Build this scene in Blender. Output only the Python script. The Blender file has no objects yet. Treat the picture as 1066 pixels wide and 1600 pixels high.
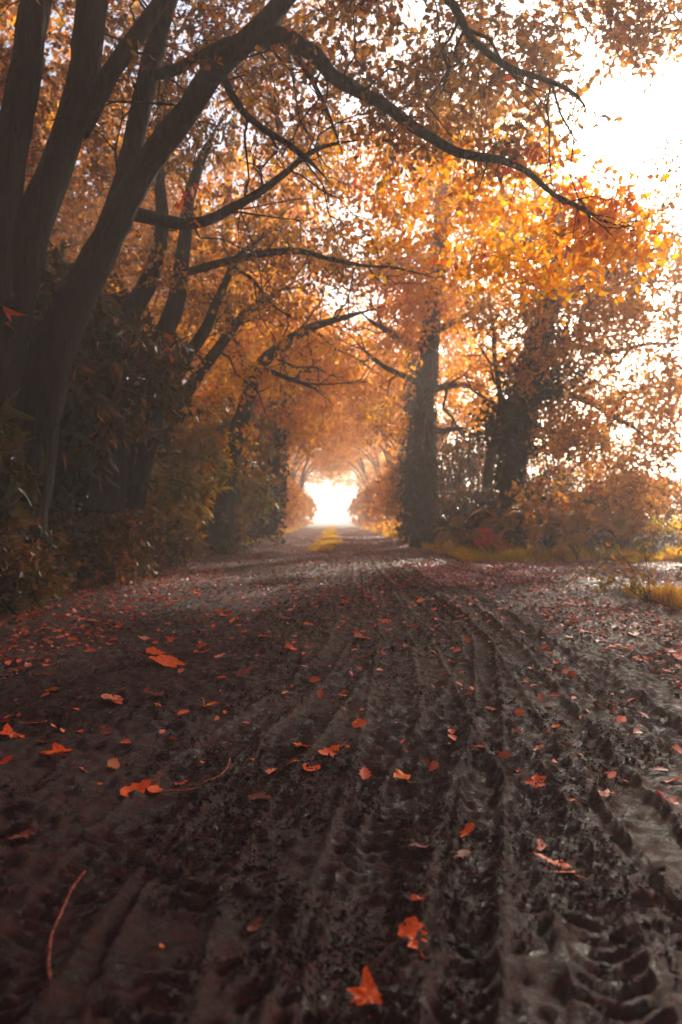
import bpy, math, random
import numpy as np
from mathutils import Vector

# ------------------------------------------------------------------ camera, sky, sun, exposure
sc = bpy.context.scene
COL = sc.collection
F = 1067.0            # focal length in photo pixels (photo is 1066 x 1600)
CH = 0.8              # camera height
HY = 812.0            # horizon row
SUN_EL, SUN_AZ = math.radians(25), math.radians(27)     # azimuth from +Y towards +X

cam_d = bpy.data.cameras.new("camera")
cam = bpy.data.objects.new("camera", cam_d); COL.objects.link(cam)
cam.location = (0, 0, CH)
cam.rotation_euler = (math.radians(90) + math.atan(12 / F), 0, 0)
cam_d.sensor_fit = 'VERTICAL'; cam_d.sensor_height = 36; cam_d.sensor_width = 24
cam_d.lens = 24.0
cam_d.clip_start = 0.05; cam_d.clip_end = 2000
cam_d.dof.use_dof = True; cam_d.dof.focus_distance = 2.9; cam_d.dof.aperture_fstop = 2.4
sc.camera = cam

w = bpy.data.worlds.new("World"); sc.world = w; w.use_nodes = True
nt = w.node_tree; nt.nodes.clear()
sky = nt.nodes.new('ShaderNodeTexSky'); sky.sky_type = 'NISHITA'; sky.sun_disc = False
sky.sun_elevation = SUN_EL; sky.sun_rotation = SUN_AZ
sky.air_density = 1.0; sky.dust_density = 3.0; sky.ozone_density = 1.0
bg = nt.nodes.new('ShaderNodeBackground'); bg.inputs['Strength'].default_value = 0.085
out = nt.nodes.new('ShaderNodeOutputWorld')
nt.links.new(sky.outputs[0], bg.inputs[0]); nt.links.new(bg.outputs[0], out.inputs[0])

sl = bpy.data.lights.new("sun", 'SUN'); sl.energy = 4.4; sl.angle = math.radians(3); sl.color = (1, 0.88, 0.72)
so = bpy.data.objects.new("sun", sl); COL.objects.link(so)
d = Vector((math.sin(SUN_AZ) * math.cos(SUN_EL), math.cos(SUN_AZ) * math.cos(SUN_EL), math.sin(SUN_EL)))
so.rotation_euler = d.to_track_quat('Z', 'Y').to_euler(); so.location = (0, 20, 30)

vs = sc.view_settings
vs.view_transform = 'Standard'; vs.look = 'None'; vs.gamma = 1; vs.exposure = 1.58
cy = sc.cycles
cy.max_bounces = 7; cy.diffuse_bounces = 3; cy.glossy_bounces = 2; cy.transmission_bounces = 4
cy.volume_bounces = 1; cy.transparent_max_bounces = 4; cy.sample_clamp_indirect = 6
cy.use_denoising = True
HAZE = 0.0062

# ------------------------------------------------------------------ helpers
rng = np.random.default_rng(7)


def P(px, py, D):
    return np.array([(px - 533) / F * D, D, CH + (HY - py) / F * D])


def link(o, parent=None):
    COL.objects.link(o)
    if parent is not None: o.parent = parent
    return o


def tag(o, label=None, cat=None, group=None, kind=None):
    if label: o['label'] = label
    if cat: o['category'] = cat
    if group: o['group'] = group
    if kind: o['kind'] = kind
    return o


def empty(name, loc, label, cat, group=None):
    o = bpy.data.objects.new(name, None); o.location = loc; o.empty_display_size = .2
    return tag(link(o), label, cat, group)


def mesh_obj(name, V, loops, starts, totals, mat, parent=None, smooth=True, origin=None):
    V = np.asarray(V, np.float32)
    if parent is not None:
        V = V - np.array(parent.location, np.float32)
    elif origin is not None:
        V = V - np.asarray(origin, np.float32)
    me = bpy.data.meshes.new(name)
    me.vertices.add(len(V)); me.vertices.foreach_set('co', V.ravel())
    me.loops.add(len(loops)); me.loops.foreach_set('vertex_index', np.asarray(loops, np.int32))
    me.polygons.add(len(starts)); me.polygons.foreach_set('loop_start', np.asarray(starts, np.int32))
    me.polygons.foreach_set('loop_total', np.asarray(totals, np.int32))
    if smooth: me.polygons.foreach_set('use_smooth', np.ones(len(starts), bool))
    me.update(calc_edges=True)
    me.materials.append(mat)
    o = bpy.data.objects.new(name, me)
    if parent is None and origin is not None: o.location = origin
    return link(o, parent)


def quads_obj(name, V, Q, mat, parent=None, smooth=True, origin=None):
    Q = np.asarray(Q, np.int32)
    n = len(Q); k = Q.shape[1]
    return mesh_obj(name, V, Q.ravel(), np.arange(n) * k, np.full(n, k), mat, parent, smooth, origin)


class Pile:
    """collects copies of small templates (leaves, blades) for one mesh"""
    def __init__(s): s.V = []; s.L = []; s.T = []; s.n = 0

    def add(s, tmpl, pos, R, scale):
        TV, TF = tmpl
        N = len(pos)
        if N == 0: return
        scale = np.asarray(scale, float)
        if scale.ndim == 1: scale = np.repeat(scale[:, None], 3, 1)
        v = np.einsum('nij,nkj->nki', R, TV[None] * scale[:, None, :]) + pos[:, None, :]
        s.V.append(v.reshape(-1, 3))
        lp = np.concatenate([np.asarray(f) for f in TF]); tt = np.array([len(f) for f in TF])
        off = (np.arange(N) * len(TV))[:, None] + s.n
        s.L.append((lp[None] + off).ravel()); s.T.append(np.tile(tt, N))
        s.n += N * len(TV)

    def build(s, name, mat, parent=None, origin=None, smooth=False):
        V = np.concatenate(s.V); L = np.concatenate(s.L); T = np.concatenate(s.T)
        S = np.concatenate([[0], np.cumsum(T)[:-1]])
        return mesh_obj(name, V, L, S, T, mat, parent, smooth, origin)


def frames(axis, rg):
    """rotation matrices whose x column is the given axis, random spin, normal biased upward"""
    a = axis / np.linalg.norm(axis, axis=1)[:, None]
    r = rg.normal(size=a.shape)
    z = r - (r * a).sum(1)[:, None] * a
    z /= np.linalg.norm(z, axis=1)[:, None] + 1e-9
    y = np.cross(z, a)
    return np.stack([a, y, z], 2)


def frames_n(axis, normal):
    a = axis / np.linalg.norm(axis, axis=1)[:, None]
    z = normal - (normal * a).sum(1)[:, None] * a
    z /= np.linalg.norm(z, axis=1)[:, None] + 1e-9
    y = np.cross(z, a)
    return np.stack([a, y, z], 2)


# leaf templates: length along +x from 0 to 1
def lobed(side, mid, fold=.25, curl=.25):
    V = []; n = len(mid)
    for x in mid: V.append((x, 0, -curl * x * x))
    for (x, y) in side: V.append((x, y, fold * y - curl * x * x))
    for (x, y) in side: V.append((x, -y, fold * y - curl * x * x))
    k = len(side)
    f1 = [0] + [n + i for i in range(k)] + list(range(n - 1, 0, -1))
    f2 = [0] + list(range(1, n)) + [n + k + i for i in range(k - 1, -1, -1)]
    f1 = f1[::-1]
    return np.array(V, float), [f1, f2[::-1]]


OAK = lobed([(.15, .06), (.28, .2), (.38, .13), (.5, .32), (.6, .2), (.72, .34), (.82, .2), (.93, .16)], [0, .5, 1.0])
SIMPLE = lobed([(.25, .2), (.55, .3), (.85, .16)], [0, 1.0])
LANCE = lobed([(.12, .07), (.35, .15), (.6, .16), (.85, .08)], [0, .45, 1.0], .3, .45)
IVY = lobed([(0, .25), (.3, .42), (.45, .24), (.7, .22)], [0, 1.0], .15, .15)
DIAM = (np.array([(0, 0, 0), (.5, .36, .05), (1, 0, -.1), (.5, -.36, .05)], float), [[0, 1, 2, 3]])
BLADE = (np.array([(0, -.03, 0), (.5, -.022, .05), (1, 0, .3), (.5, .022, .05), (0, .03, 0)], float), [[0, 1, 3, 4], [1, 2, 3]])


def tube(paths, sides=7, rough=0.0, rg=rng):
    """paths: list of (pts(n,3), radii(n)) -> V, Q"""
    Vs = []; Qs = []; off = 0
    for pts, rad in paths:
        pts = np.asarray(pts, float); rad = np.asarray(rad, float); n = len(pts)
        k = sides if not callable(sides) else sides(rad[0])
        T = np.gradient(pts, axis=0); T /= np.linalg.norm(T, axis=1)[:, None] + 1e-9
        ref = np.array([0.31, 0.91, 0.2]) if abs(T[0, 1]) < .8 else np.array([1., 0, .2])
        A = np.cross(T, ref); A /= np.linalg.norm(A, axis=1)[:, None] + 1e-9
        B = np.cross(T, A)
        th = np.linspace(0, 2 * math.pi, k, endpoint=False)
        rr = np.repeat(rad[:, None], k, 1)
        if rough:
            ridge = rg.normal(size=(1, k)) * .6
            rr = rr * (1 + rough * (ridge + rg.normal(size=(n, k)) * .55))
        ring = pts[:, None] + rr[:, :, None] * (np.cos(th)[None, :, None] * A[:, None] + np.sin(th)[None, :, None] * B[:, None])
        Vs.append(ring.reshape(-1, 3))
        i = np.arange(n - 1)[:, None] * k; j = np.arange(k)[None]; j2 = (j + 1) % k
        q = np.stack([i + j, i + j2, i + k + j2, i + k + j], 2).reshape(-1, 4) + off
        Qs.append(q); off += n * k
        Vs.append(pts[-1:]); tip = off; off += 1
        last = tip - k
        jj = np.arange(k); qq = np.stack([last + jj, last + (jj + 1) % k, np.full(k, tip), np.full(k, tip)], 1)
        Qs.append(qq)
    V = np.concatenate(Vs); Q = np.concatenate(Qs)
    return V, Q


def tube_obj(name, paths, mat, parent=None, sides=7, rough=0, origin=None, rg=rng):
    V, Q = tube(paths, sides, rough, rg)
    tri = Q[:, 2] == Q[:, 3]
    L = np.concatenate([Q[~tri].ravel(), Q[tri][:, :3].ravel()])
    T = np.concatenate([np.full((~tri).sum(), 4), np.full(tri.sum(), 3)])
    S = np.concatenate([[0], np.cumsum(T)[:-1]])
    return mesh_obj(name, V, L, S, T, mat, parent, True, origin)


def smooth_path(ctrl, step=.12, wob=0.0, rg=rng):
    """Catmull-Rom through control rows (x,y,z,r)"""
    c = np.asarray(ctrl, float)
    c = np.vstack([2 * c[0] - c[1], c, 2 * c[-1] - c[-2]])
    outp = []
    for i in range(1, len(c) - 2):
        L = np.linalg.norm(c[i + 1, :3] - c[i, :3]); n = max(2, int(L / step))
        t = np.linspace(0, 1, n, endpoint=False)[:, None]
        a, b, e, f = c[i - 1], c[i], c[i + 1], c[i + 2]
        outp.append(.5 * ((2 * b) + (-a + e) * t + (2 * a - 5 * b + 4 * e - f) * t ** 2 + (-a + 3 * b - 3 * e + f) * t ** 3))
    outp.append(c[-2:-1])
    q = np.concatenate(outp)
    if wob:
        n = len(q); w_ = rg.normal(size=(n, 3))
        for _ in range(2): w_ = (np.roll(w_, 1, 0) + w_ + np.roll(w_, -1, 0)) / 3
        q[1:, :3] += w_[1:] * wob
    q[:, 3] = np.clip(q[:, 3], .003, None)
    return q[:, :3], q[:, 3]


def px_path(rows, step=.12, wob=0.0):
    """rows of (px, py, D, width px)"""
    c = [np.append(P(a, b, D), .5 * wpx * D / F) for a, b, D, wpx in rows]
    p, q = smooth_path(c, step, wob); q[-3:] *= [.7, .45, .2]; return p, q


def grow(mains, targets, rg, rk=.014, seg=.22, jit=.07, minr=.004, maxr=.05):
    N = np.concatenate([m[0] for m in mains]); R = np.concatenate([m[1] for m in mains])
    Tn = np.concatenate([np.gradient(m[0], axis=0) for m in mains])
    Tn /= np.linalg.norm(Tn, axis=1)[:, None] + 1e-9
    d0 = np.array([np.min(np.linalg.norm(N - t, axis=1)) for t in targets])
    res = []
    for t in targets[np.argsort(d0)]:
        v = t - N; dd = np.linalg.norm(v, axis=1)
        cosb = (v * Tn).sum(1) / (dd + 1e-9)
        cost = dd * (1.25 - .35 * cosb) * (1 + .12 * rg.random(len(dd)))
        i = int(np.argmin(cost)); L = dd[i]
        if L < .12: continue
        p0 = N[i]; dirn = Tn[i] * .5 + v[i] / L * .6 + np.array([0, 0, .15])
        c1 = p0 + dirn * L * .35
        c2 = t - (v[i] / L + rg.normal(size=3) * .3) * L * .3
        n = max(4, int(L / seg) + 1); s = np.linspace(0, 1, n)[:, None]
        pts = (1 - s) ** 3 * p0 + 3 * (1 - s) ** 2 * s * c1 + 3 * (1 - s) * s * s * c2 + s ** 3 * t
        pts[1:-1] += rg.normal(size=(n - 2, 3)) * jit * min(L, 1.2)
        r0 = min(R[i] * .75, minr + rk * L, maxr)
        rad = np.linspace(r0, max(minr * .6, r0 * .3), n)
        res.append((pts, rad))
        N = np.concatenate([N, pts[1:]]); R = np.concatenate([R, rad[1:]])
        tt = np.gradient(pts, axis=0); tt /= np.linalg.norm(tt, axis=1)[:, None] + 1e-9
        Tn = np.concatenate([Tn, tt[1:]])
    return res


def sprays(targets, rg, m=4, ls=.4, nl=9, size=.09, tmpl=OAK, pile=None, flat=.5, droop=.35, twigs=None, wid=1.0):
    """leafy twigs around each target"""
    K = len(targets); n = K * m
    base = np.repeat(targets, m, 0) + rg.normal(size=(n, 3)) * ls * .25
    dr = rg.normal(size=(n, 3)); dr[:, 2] *= flat; dr[:, 2] -= .15
    dr /= np.linalg.norm(dr, axis=1)[:, None]
    Ln = ls * rg.uniform(.5, 1.3, n)
    if twigs is not None:
        for b, q, l in zip(base, dr, Ln):
            s = np.linspace(0, 1, 4)[:, None]
            pts = b + q * l * s + np.array([0, 0, -.18 * l]) * s * s + rg.normal(size=(4, 3)) * .03 * l
            twigs.append((pts, np.linspace(.0045, .0018, 4)))
    s = rg.random((n, nl))
    pos = base[:, None] + dr[:, None] * (Ln[:, None] * s)[:, :, None]
    pos[:, :, 2] -= .18 * (Ln[:, None] * s * s)
    pos = pos.reshape(-1, 3) + rg.normal(size=(n * nl, 3)) * ls * .13
    ax = np.repeat(dr, nl, 0) * .5 + rg.normal(size=(n * nl, 3)) * .6; ax[:, 2] -= droop
    sz = size * rg.uniform(.6, 1.25, n * nl)
    scl = np.stack([sz, sz * wid * rg.uniform(.75, 1.2, n * nl), sz * rg.uniform(.2, 1.8, n * nl)], 1)
    pile.add(tmpl, pos, frames(ax, rg), scl)


def ell(cx, cy, rx, ry, d0, d1, n, rg=rng):
    """n points in an ellipse of the view between two depths, as world points"""
    a = rg.uniform(0, 2 * math.pi, n); r = np.sqrt(rg.random(n)); D = rg.uniform(d0, d1, n)
    x = cx + rx * r * np.cos(a); y = cy + ry * r * np.sin(a)
    return np.stack([(x - 533) / F * D, D, CH + (HY - y) / F * D], 1)


def vn(x, y, seed=0):
    """value noise 0..1"""
    xi = np.floor(x).astype(np.int64); yi = np.floor(y).astype(np.int64); fx = x - xi; fy = y - yi
    fx = fx * fx * (3 - 2 * fx); fy = fy * fy * (3 - 2 * fy)

    def h(a, b):
        n = (a * 374761393 + b * 668265263 + seed * 144665) & 0x7fffffff
        n = ((n ^ (n >> 13)) * 1274126177) & 0x7fffffff
        n = (n ^ (n >> 16)) & 0xffff
        return n / 65535.0
    return (h(xi, yi) * (1 - fx) + h(xi + 1, yi) * fx) * (1 - fy) + (h(xi, yi + 1) * (1 - fx) + h(xi + 1, yi + 1) * fx) * fy


def ss(a, b, x):
    t = np.clip((x - a) / (b - a), 0, 1); return t * t * (3 - 2 * t)


# ------------------------------------------------------------------ materials
def nodes(name):
    m = bpy.data.materials.new(name); m.use_nodes = True; t = m.node_tree; t.nodes.clear()
    o = t.nodes.new('ShaderNodeOutputMaterial')
    return m, t, o


def ramp(t, cols, inp, interp='LINEAR'):
    r = t.nodes.new('ShaderNodeValToRGB'); e = r.color_ramp.elements; r.color_ramp.interpolation = interp
    while len(e) < len(cols): e.new(.5)
    for i, (p, c) in enumerate(cols):
        e[i].position = p; e[i].color = (*c, 1)
    t.links.new(inp, r.inputs[0]); return r.outputs[0]


def leaf_mat(name, cols, trans=.5, tmul=(1.25, 1.1, .8), rough=.5, clump=1.2, spec=.3):
    m, t, o = nodes(name); N = t.nodes; L = t.links
    g = N.new('ShaderNodeNewGeometry'); tc = N.new('ShaderNodeTexCoord')
    nz = N.new('ShaderNodeTexNoise'); nz.inputs['Scale'].default_value = clump; nz.inputs['Detail'].default_value = 2
    L.new(tc.outputs['Object'], nz.inputs['Vector'])
    mx = N.new('ShaderNodeMath'); mx.operation = 'MULTIPLY_ADD'; mx.inputs[1].default_value = .62
    mr = N.new('ShaderNodeMath'); mr.operation = 'MULTIPLY_ADD'; mr.inputs[1].default_value = 1.5; mr.inputs[2].default_value = -.56
    L.new(nz.outputs[0], mr.inputs[0])
    L.new(g.outputs['Random Per Island'], mx.inputs[0]); L.new(mr.outputs[0], mx.inputs[2])
    c = ramp(t, cols, mx.outputs[0])
    b = N.new('ShaderNodeBsdfPrincipled'); b.inputs['Roughness'].default_value = rough
    b.inputs['Specular IOR Level'].default_value = spec
    L.new(c, b.inputs['Base Color'])
    if trans > 0:
        tm = N.new('ShaderNodeMix'); tm.data_type = 'RGBA'; tm.blend_type = 'MULTIPLY'; tm.inputs[0].default_value = 1
        L.new(c, tm.inputs[6]); tm.inputs[7].default_value = (*tmul, 1); tm.clamp_result = True
        tr = N.new('ShaderNodeBsdfTranslucent'); L.new(tm.outputs[2], tr.inputs[0])
        mi = N.new('ShaderNodeMixShader'); mi.inputs[0].default_value = trans
        L.new(b.outputs[0], mi.inputs[1]); L.new(tr.outputs[0], mi.inputs[2]); L.new(mi.outputs[0], o.inputs[0])
    else: L.new(b.outputs[0], o.inputs[0])
    return m


def bark_mat(name, c1, c2, moss=None):
    m, t, o = nodes(name); N = t.nodes; L = t.links
    tc = N.new('ShaderNodeTexCoord'); mp = N.new('ShaderNodeMapping'); mp.inputs['Scale'].default_value = (22, 22, 4)
    L.new(tc.outputs['Object'], mp.inputs[0])
    nz = N.new('ShaderNodeTexNoise'); nz.inputs['Scale'].default_value = 1; nz.inputs['Detail'].default_value = 5
    L.new(mp.outputs[0], nz.inputs['Vector'])
    c = ramp(t, [(.3, c1), (.7, c2)], nz.outputs[0])
    b = N.new('ShaderNodeBsdfPrincipled'); b.inputs['Roughness'].default_value = .85
    b.inputs['Specular IOR Level'].default_value = .12
    if moss:
        n2 = N.new('ShaderNodeTexNoise'); n2.inputs['Scale'].default_value = 2.2; n2.inputs['Detail'].default_value = 4
        L.new(tc.outputs['Object'], n2.inputs['Vector'])
        k = ramp(t, [(.48, (0, 0, 0)), (.62, (1, 1, 1))], n2.outputs[0])
        mi = N.new('ShaderNodeMix'); mi.data_type = 'RGBA'; L.new(k, mi.inputs[0]); L.new(c, mi.inputs[6])
        mi.inputs[7].default_value = (*moss, 1); c = mi.outputs[2]
    L.new(c, b.inputs['Base Color'])
    bp = N.new('ShaderNodeBump'); bp.inputs['Strength'].default_value = 1; bp.inputs['Distance'].default_value = .07
    L.new(nz.outputs[0], bp.inputs['Height']); L.new(bp.outputs[0], b.inputs['Normal']); L.new(b.outputs[0], o.inputs[0])
    return m


GOLD = leaf_mat('gold_oak_leaf', [(.1, (.74, .50, .02)), (.35, (.78, .38, .01)), (.62, (.68, .24, .008)), (.85, (.36, .11, .01)), (.98, (.55, .06, .01))], .62, (1.3, 1.2, .6))
RUST = leaf_mat('rust_oak_leaf', [(.1, (.58, .32, .02)), (.4, (.48, .19, .012)), (.65, (.24, .08, .012)), (.95, (.08, .045, .015))], .5)
BROWN = leaf_mat('brown_oak_leaf', [(.1, (.42, .24, .015)), (.35, (.34, .13, .01)), (.6, (.17, .07, .012)), (.8, (.09, .05, .012)), (.97, (.4, .05, .01))], .42)  # brown leaf tone, also darkened to imitate the silhouetted upper crown
CHEST2 = leaf_mat('lit_chestnut_leaf', [(.1, (.12, .12, .02)), (.45, (.24, .17, .02)), (.72, (.36, .16, .02)), (.9, (.5, .2, .02)), (.99, (.5, .06, .015))], .45, rough=.42)  # paler copy of the chestnut leaf, daylight on the shrubs put into its colour
BRONZE = leaf_mat('bronze_oak_leaf', [(.1, (.68, .38, .03)), (.4, (.56, .24, .02)), (.65, (.36, .12, .02)), (.85, (.17, .065, .015)), (.97, (.45, .06, .02))], .52)
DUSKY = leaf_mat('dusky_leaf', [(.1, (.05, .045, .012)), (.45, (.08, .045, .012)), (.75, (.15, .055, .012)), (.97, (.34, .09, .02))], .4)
CHEST = leaf_mat('chestnut_leaf', [(.1, (.035, .036, .012)), (.5, (.055, .042, .012)), (.78, (.10, .045, .012)), (.92, (.40, .15, .02)), (.99, (.5, .06, .015))], .38, rough=.38)  # darkened copy of the chestnut leaf, left bank shade put into its colour
FARG = leaf_mat('pale_gold_leaf', [(.1, (.72, .46, .04)), (.45, (.7, .32, .02)), (.8, (.50, .17, .02)), (.97, (.26, .09, .02))], .6, (1.3, 1.15, .7))
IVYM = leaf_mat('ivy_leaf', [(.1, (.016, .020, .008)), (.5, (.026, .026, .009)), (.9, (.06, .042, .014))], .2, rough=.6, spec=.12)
FERN = leaf_mat('bracken_leaf', [(.1, (.26, .22, .03)), (.4, (.46, .24, .02)), (.7, (.55, .18, .02)), (.95, (.5, .09, .02))], .5)
REDL = leaf_mat('red_leaf', [(.1, (.6, .12, .02)), (.6, (.62, .05, .015)), (.95, (.7, .2, .02))], .5)
GRASSM = leaf_mat('gold_grass', [(.1, (.58, .52, .02)), (.4, (.70, .48, .02)), (.75, (.56, .28, .02)), (.95, (.3, .12, .02))], .6)
DGRASS = leaf_mat('dull_grass', [(.1, (.10, .10, .02)), (.5, (.17, .13, .025)), (.9, (.24, .10, .03))], .35)
PALEL = leaf_mat('pale_litter_leaf', [(.1, (.42, .13, .11)), (.5, (.60, .25, .21)), (.85, (.55, .12, .07)), (.97, (.70, .40, .34))], .1, rough=.35, clump=2)  # pink litter tone, paled to stand in for sheen on the side track
LITTER = leaf_mat('litter_leaf', [(.1, (.26, .045, .022)), (.5, (.48, .075, .025)), (.8, (.68, .11, .03)), (.97, (.72, .26, .12))], .1, clump=3)
BARK = bark_mat('dark_bark', (.005, .0045, .004), (.019, .015, .0125))
BARK2 = bark_mat('brown_bark', (.016, .012, .009), (.045, .033, .024), (.028, .028, .010))


def fallen_mat(name, c1, c2, rough=.45):
    m, t, o = nodes(name); N = t.nodes; L = t.links
    tc = N.new('ShaderNodeTexCoord'); nz = N.new('ShaderNodeTexNoise'); nz.inputs['Scale'].default_value = 28
    nz.inputs['Detail'].default_value = 4; L.new(tc.outputs['Object'], nz.inputs['Vector'])
    c = ramp(t, [(.32, c1), (.55, c2), (.68, tuple(.35 * v for v in c2))], nz.outputs[0])
    b = N.new('ShaderNodeBsdfPrincipled'); b.inputs['Roughness'].default_value = rough
    L.new(c, b.inputs['Base Color']); b.inputs['Specular IOR Level'].default_value = .2
    tr = N.new('ShaderNodeBsdfTranslucent'); L.new(c, tr.inputs[0])
    mi = N.new('ShaderNodeMixShader'); mi.inputs[0].default_value = .25
    L.new(b.outputs[0], mi.inputs[1]); L.new(tr.outputs[0], mi.inputs[2]); L.new(mi.outputs[0], o.inputs[0])
    bp = N.new('ShaderNodeBump'); bp.inputs['Strength'].default_value = .4; bp.inputs['Distance'].default_value = .004
    L.new(nz.outputs[0], bp.inputs['Height']); L.new(bp.outputs[0], b.inputs['Normal'])
    return m


F_ORANGE = fallen_mat('fallen_orange', (.9, .17, .012), (.66, .07, .01))
F_YELLOW = fallen_mat('fallen_amber', (.9, .32, .03), (.78, .15, .02))
F_RED = fallen_mat('fallen_red', (.66, .07, .012), (.42, .03, .01))
F_PALE = fallen_mat('fallen_pale', (.75, .34, .22), (.60, .17, .10), .35)
F_DULL = fallen_mat('fallen_dull', (.26, .075, .055), (.17, .05, .04))


def mud_mat():
    m, t, o = nodes('wet_mud'); N = t.nodes; L = t.links
    tc = N.new('ShaderNodeTexCoord')

    def noise(s, det=5, rgh=.6):
        n = N.new('ShaderNodeTexNoise'); n.inputs['Scale'].default_value = s; n.inputs['Detail'].default_value = det
        n.inputs['Roughness'].default_value = rgh; L.new(tc.outputs['Object'], n.inputs['Vector']); return n.outputs[0]
    a = noise(1.6, 6); f = noise(130, 4, .8); g = noise(22, 6, .65)
    c1 = ramp(t, [(.25, (.010, .0024, .0026)), (.5, (.036, .0085, .0085)), (.78, (.115, .027, .025))], g)
    c2 = ramp(t, [(.3, (.5, .48, .48)), (.7, (1.3, 1.2, 1.15))], a)
    mx = N.new('ShaderNodeMix'); mx.data_type = 'RGBA'; mx.blend_type = 'MULTIPLY'; mx.inputs[0].default_value = .8
    L.new(c1, mx.inputs[6]); L.new(c2, mx.inputs[7])
    b = N.new('ShaderNodeBsdfPrincipled'); L.new(mx.outputs[2], b.inputs['Base Color'])
    rg_ = ramp(t, [(.38, (.3,) * 3), (.58, (.8,) * 3)], g); L.new(rg_, b.inputs['Roughness'])
    b.inputs['Specular IOR Level'].default_value = .2
    add = N.new('ShaderNodeMath'); add.operation = 'MULTIPLY_ADD'; add.inputs[1].default_value = .8
    L.new(f, add.inputs[0]); L.new(g, add.inputs[2])
    bp = N.new('ShaderNodeBump'); bp.inputs['Strength'].default_value = 1; bp.inputs['Distance'].default_value = .035
    L.new(add.outputs[0], bp.inputs['Height']); L.new(bp.outputs[0], b.inputs['Normal']); L.new(b.outputs[0], o.inputs[0])
    return m


def soil_mat():
    m, t, o = nodes('leafy_soil'); N = t.nodes; L = t.links
    tc = N.new('ShaderNodeTexCoord')
    n = N.new('ShaderNodeTexNoise'); n.inputs['Scale'].default_value = 6; n.inputs['Detail'].default_value = 8
    L.new(tc.outputs['Object'], n.inputs['Vector'])
    c = ramp(t, [(.3, (.03, .024, .014)), (.5, (.075, .05, .02)), (.7, (.13, .07, .025))], n.outputs[0])
    b = N.new('ShaderNodeBsdfPrincipled'); b.inputs['Roughness'].default_value = .9; L.new(c, b.inputs['Base Color'])
    bp = N.new('ShaderNodeBump'); bp.inputs['Distance'].default_value = .05; L.new(n.outputs[0], bp.inputs['Height'])
    L.new(bp.outputs[0], b.inputs['Normal']); L.new(b.outputs[0], o.inputs[0])
    return m


MUD = mud_mat(); SOIL = soil_mat()


# ------------------------------------------------------------------ ground and track
def xc(y): return -.0122 * y


def road_mask(x, y):
    X = x - xc(y); e = (vn(x * 1.3, y * 1.3, 5) - .5) * .5
    main = ss(2.95, 2.6, np.abs(X) + e)
    r = 1.6
    # side track leaving to the right, with rounded corners
    far = 12.4 + e + .6 * np.exp(-(x - 2.8) / r) * 2.2
    near = 7.4 + e - np.exp(-(x - 2.7) / 1.2) * 1.7
    side = ss(0, .4, far - y) * ss(0, .4, y - near) * ss(2.2, 2.6, x)
    return np.maximum(main, side)


def base(x, y):
    X = x - xc(y)
    n = vn(x * .35, y * .35, 1) * .6 + vn(x * 1.1, y * 1.1, 2) * .25
    left = ss(-2.7, -5.2, X) * (.75 + .5 * n)
    right = ss(2.8, 4.4, X) * ss(13.2, 15, y) * (.3 + .5 * n) * (1 - .7 * ss(9, 16, x))
    rb = ss(2.9, 3.9, X) * ss(7.0, 6.0, y) * (.28 + .3 * n)
    far = ss(85, 140, y) * 0
    return left + right + rb + far


TR = []


def g2(px, py):
    D = F * CH / (py - HY); return ((px - 533) / F * D, D)


def rut(pts, wd, dep, lug=.0, sp=.045, slant=.5):
    q = np.array([(*g2(a, b), 0, 0) for a, b in pts])
    s, _ = smooth_path(q, .03)
    s = s[:, :2]; L = np.concatenate([[0], np.cumsum(np.linalg.norm(np.diff(s, axis=0), axis=1))])
    TR.append((s, L, wd, dep, lug, sp, slant))


rut([(560, 868), (562, 900), (556, 940), (528, 1020), (440, 1100), (330, 1180), (215, 1285), (100, 1420), (-80, 1640)], .17, .022, .014, .042, .4)
rut([(568, 868), (577, 905), (580, 950), (556, 1030), (500, 1110), (400, 1220), (300, 1370), (200, 1640)], .16, .016, .013, .05, -.5)
rut([(575, 868), (592, 910), (612, 970), (618, 1060), (600, 1200), (560, 1380), (500, 1660)], .19, .020, .012, .055, .5)
rut([(585, 868), (640, 930), (700, 965), (745, 1000), (735, 1070), (690, 1150), (640, 1250), (590, 1390), (545, 1660)], .18, .024, .015, .05, -.6)
rut([(590, 866), (650, 918), (735, 975), (760, 1060), (755, 1180), (745, 1330), (730, 1480), (715, 1660)], .11, .034, .010, .05, .5)
rut([(600, 864), (680, 915), (760, 975), (830, 1060), (900, 1150), (985, 1250), (1100, 1380)], .16, .026, .012, .05, .6)
rut([(610, 862), (720, 925), (820, 990), (930, 1060), (1060, 1150), (1200, 1240)], .17, .022, .014, .05, .5)
rut([(590, 880), (660, 960), (745, 1090), (840, 1250), (930, 1450), (1000, 1660)], .14, .022, .012, .05, .5)
rut([(545, 866), (530, 900), (470, 950), (370, 990), (200, 1040), (0, 1110), (-200, 1200)], .17, .016, .010, .05, .5)
rut([(535, 866), (480, 905), (380, 935), (240, 960), (60, 1000), (-100, 1040)], .17, .014, .008, .05, .5)
rut([(620, 860), (700, 885), (790, 905), (900, 915), (1100, 905)], .17, .03, .01, .05, .5)
rut([(630, 856), (740, 880), (850, 892), (960, 895), (1100, 885)], .17, .03, .01, .05, .5)


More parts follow.
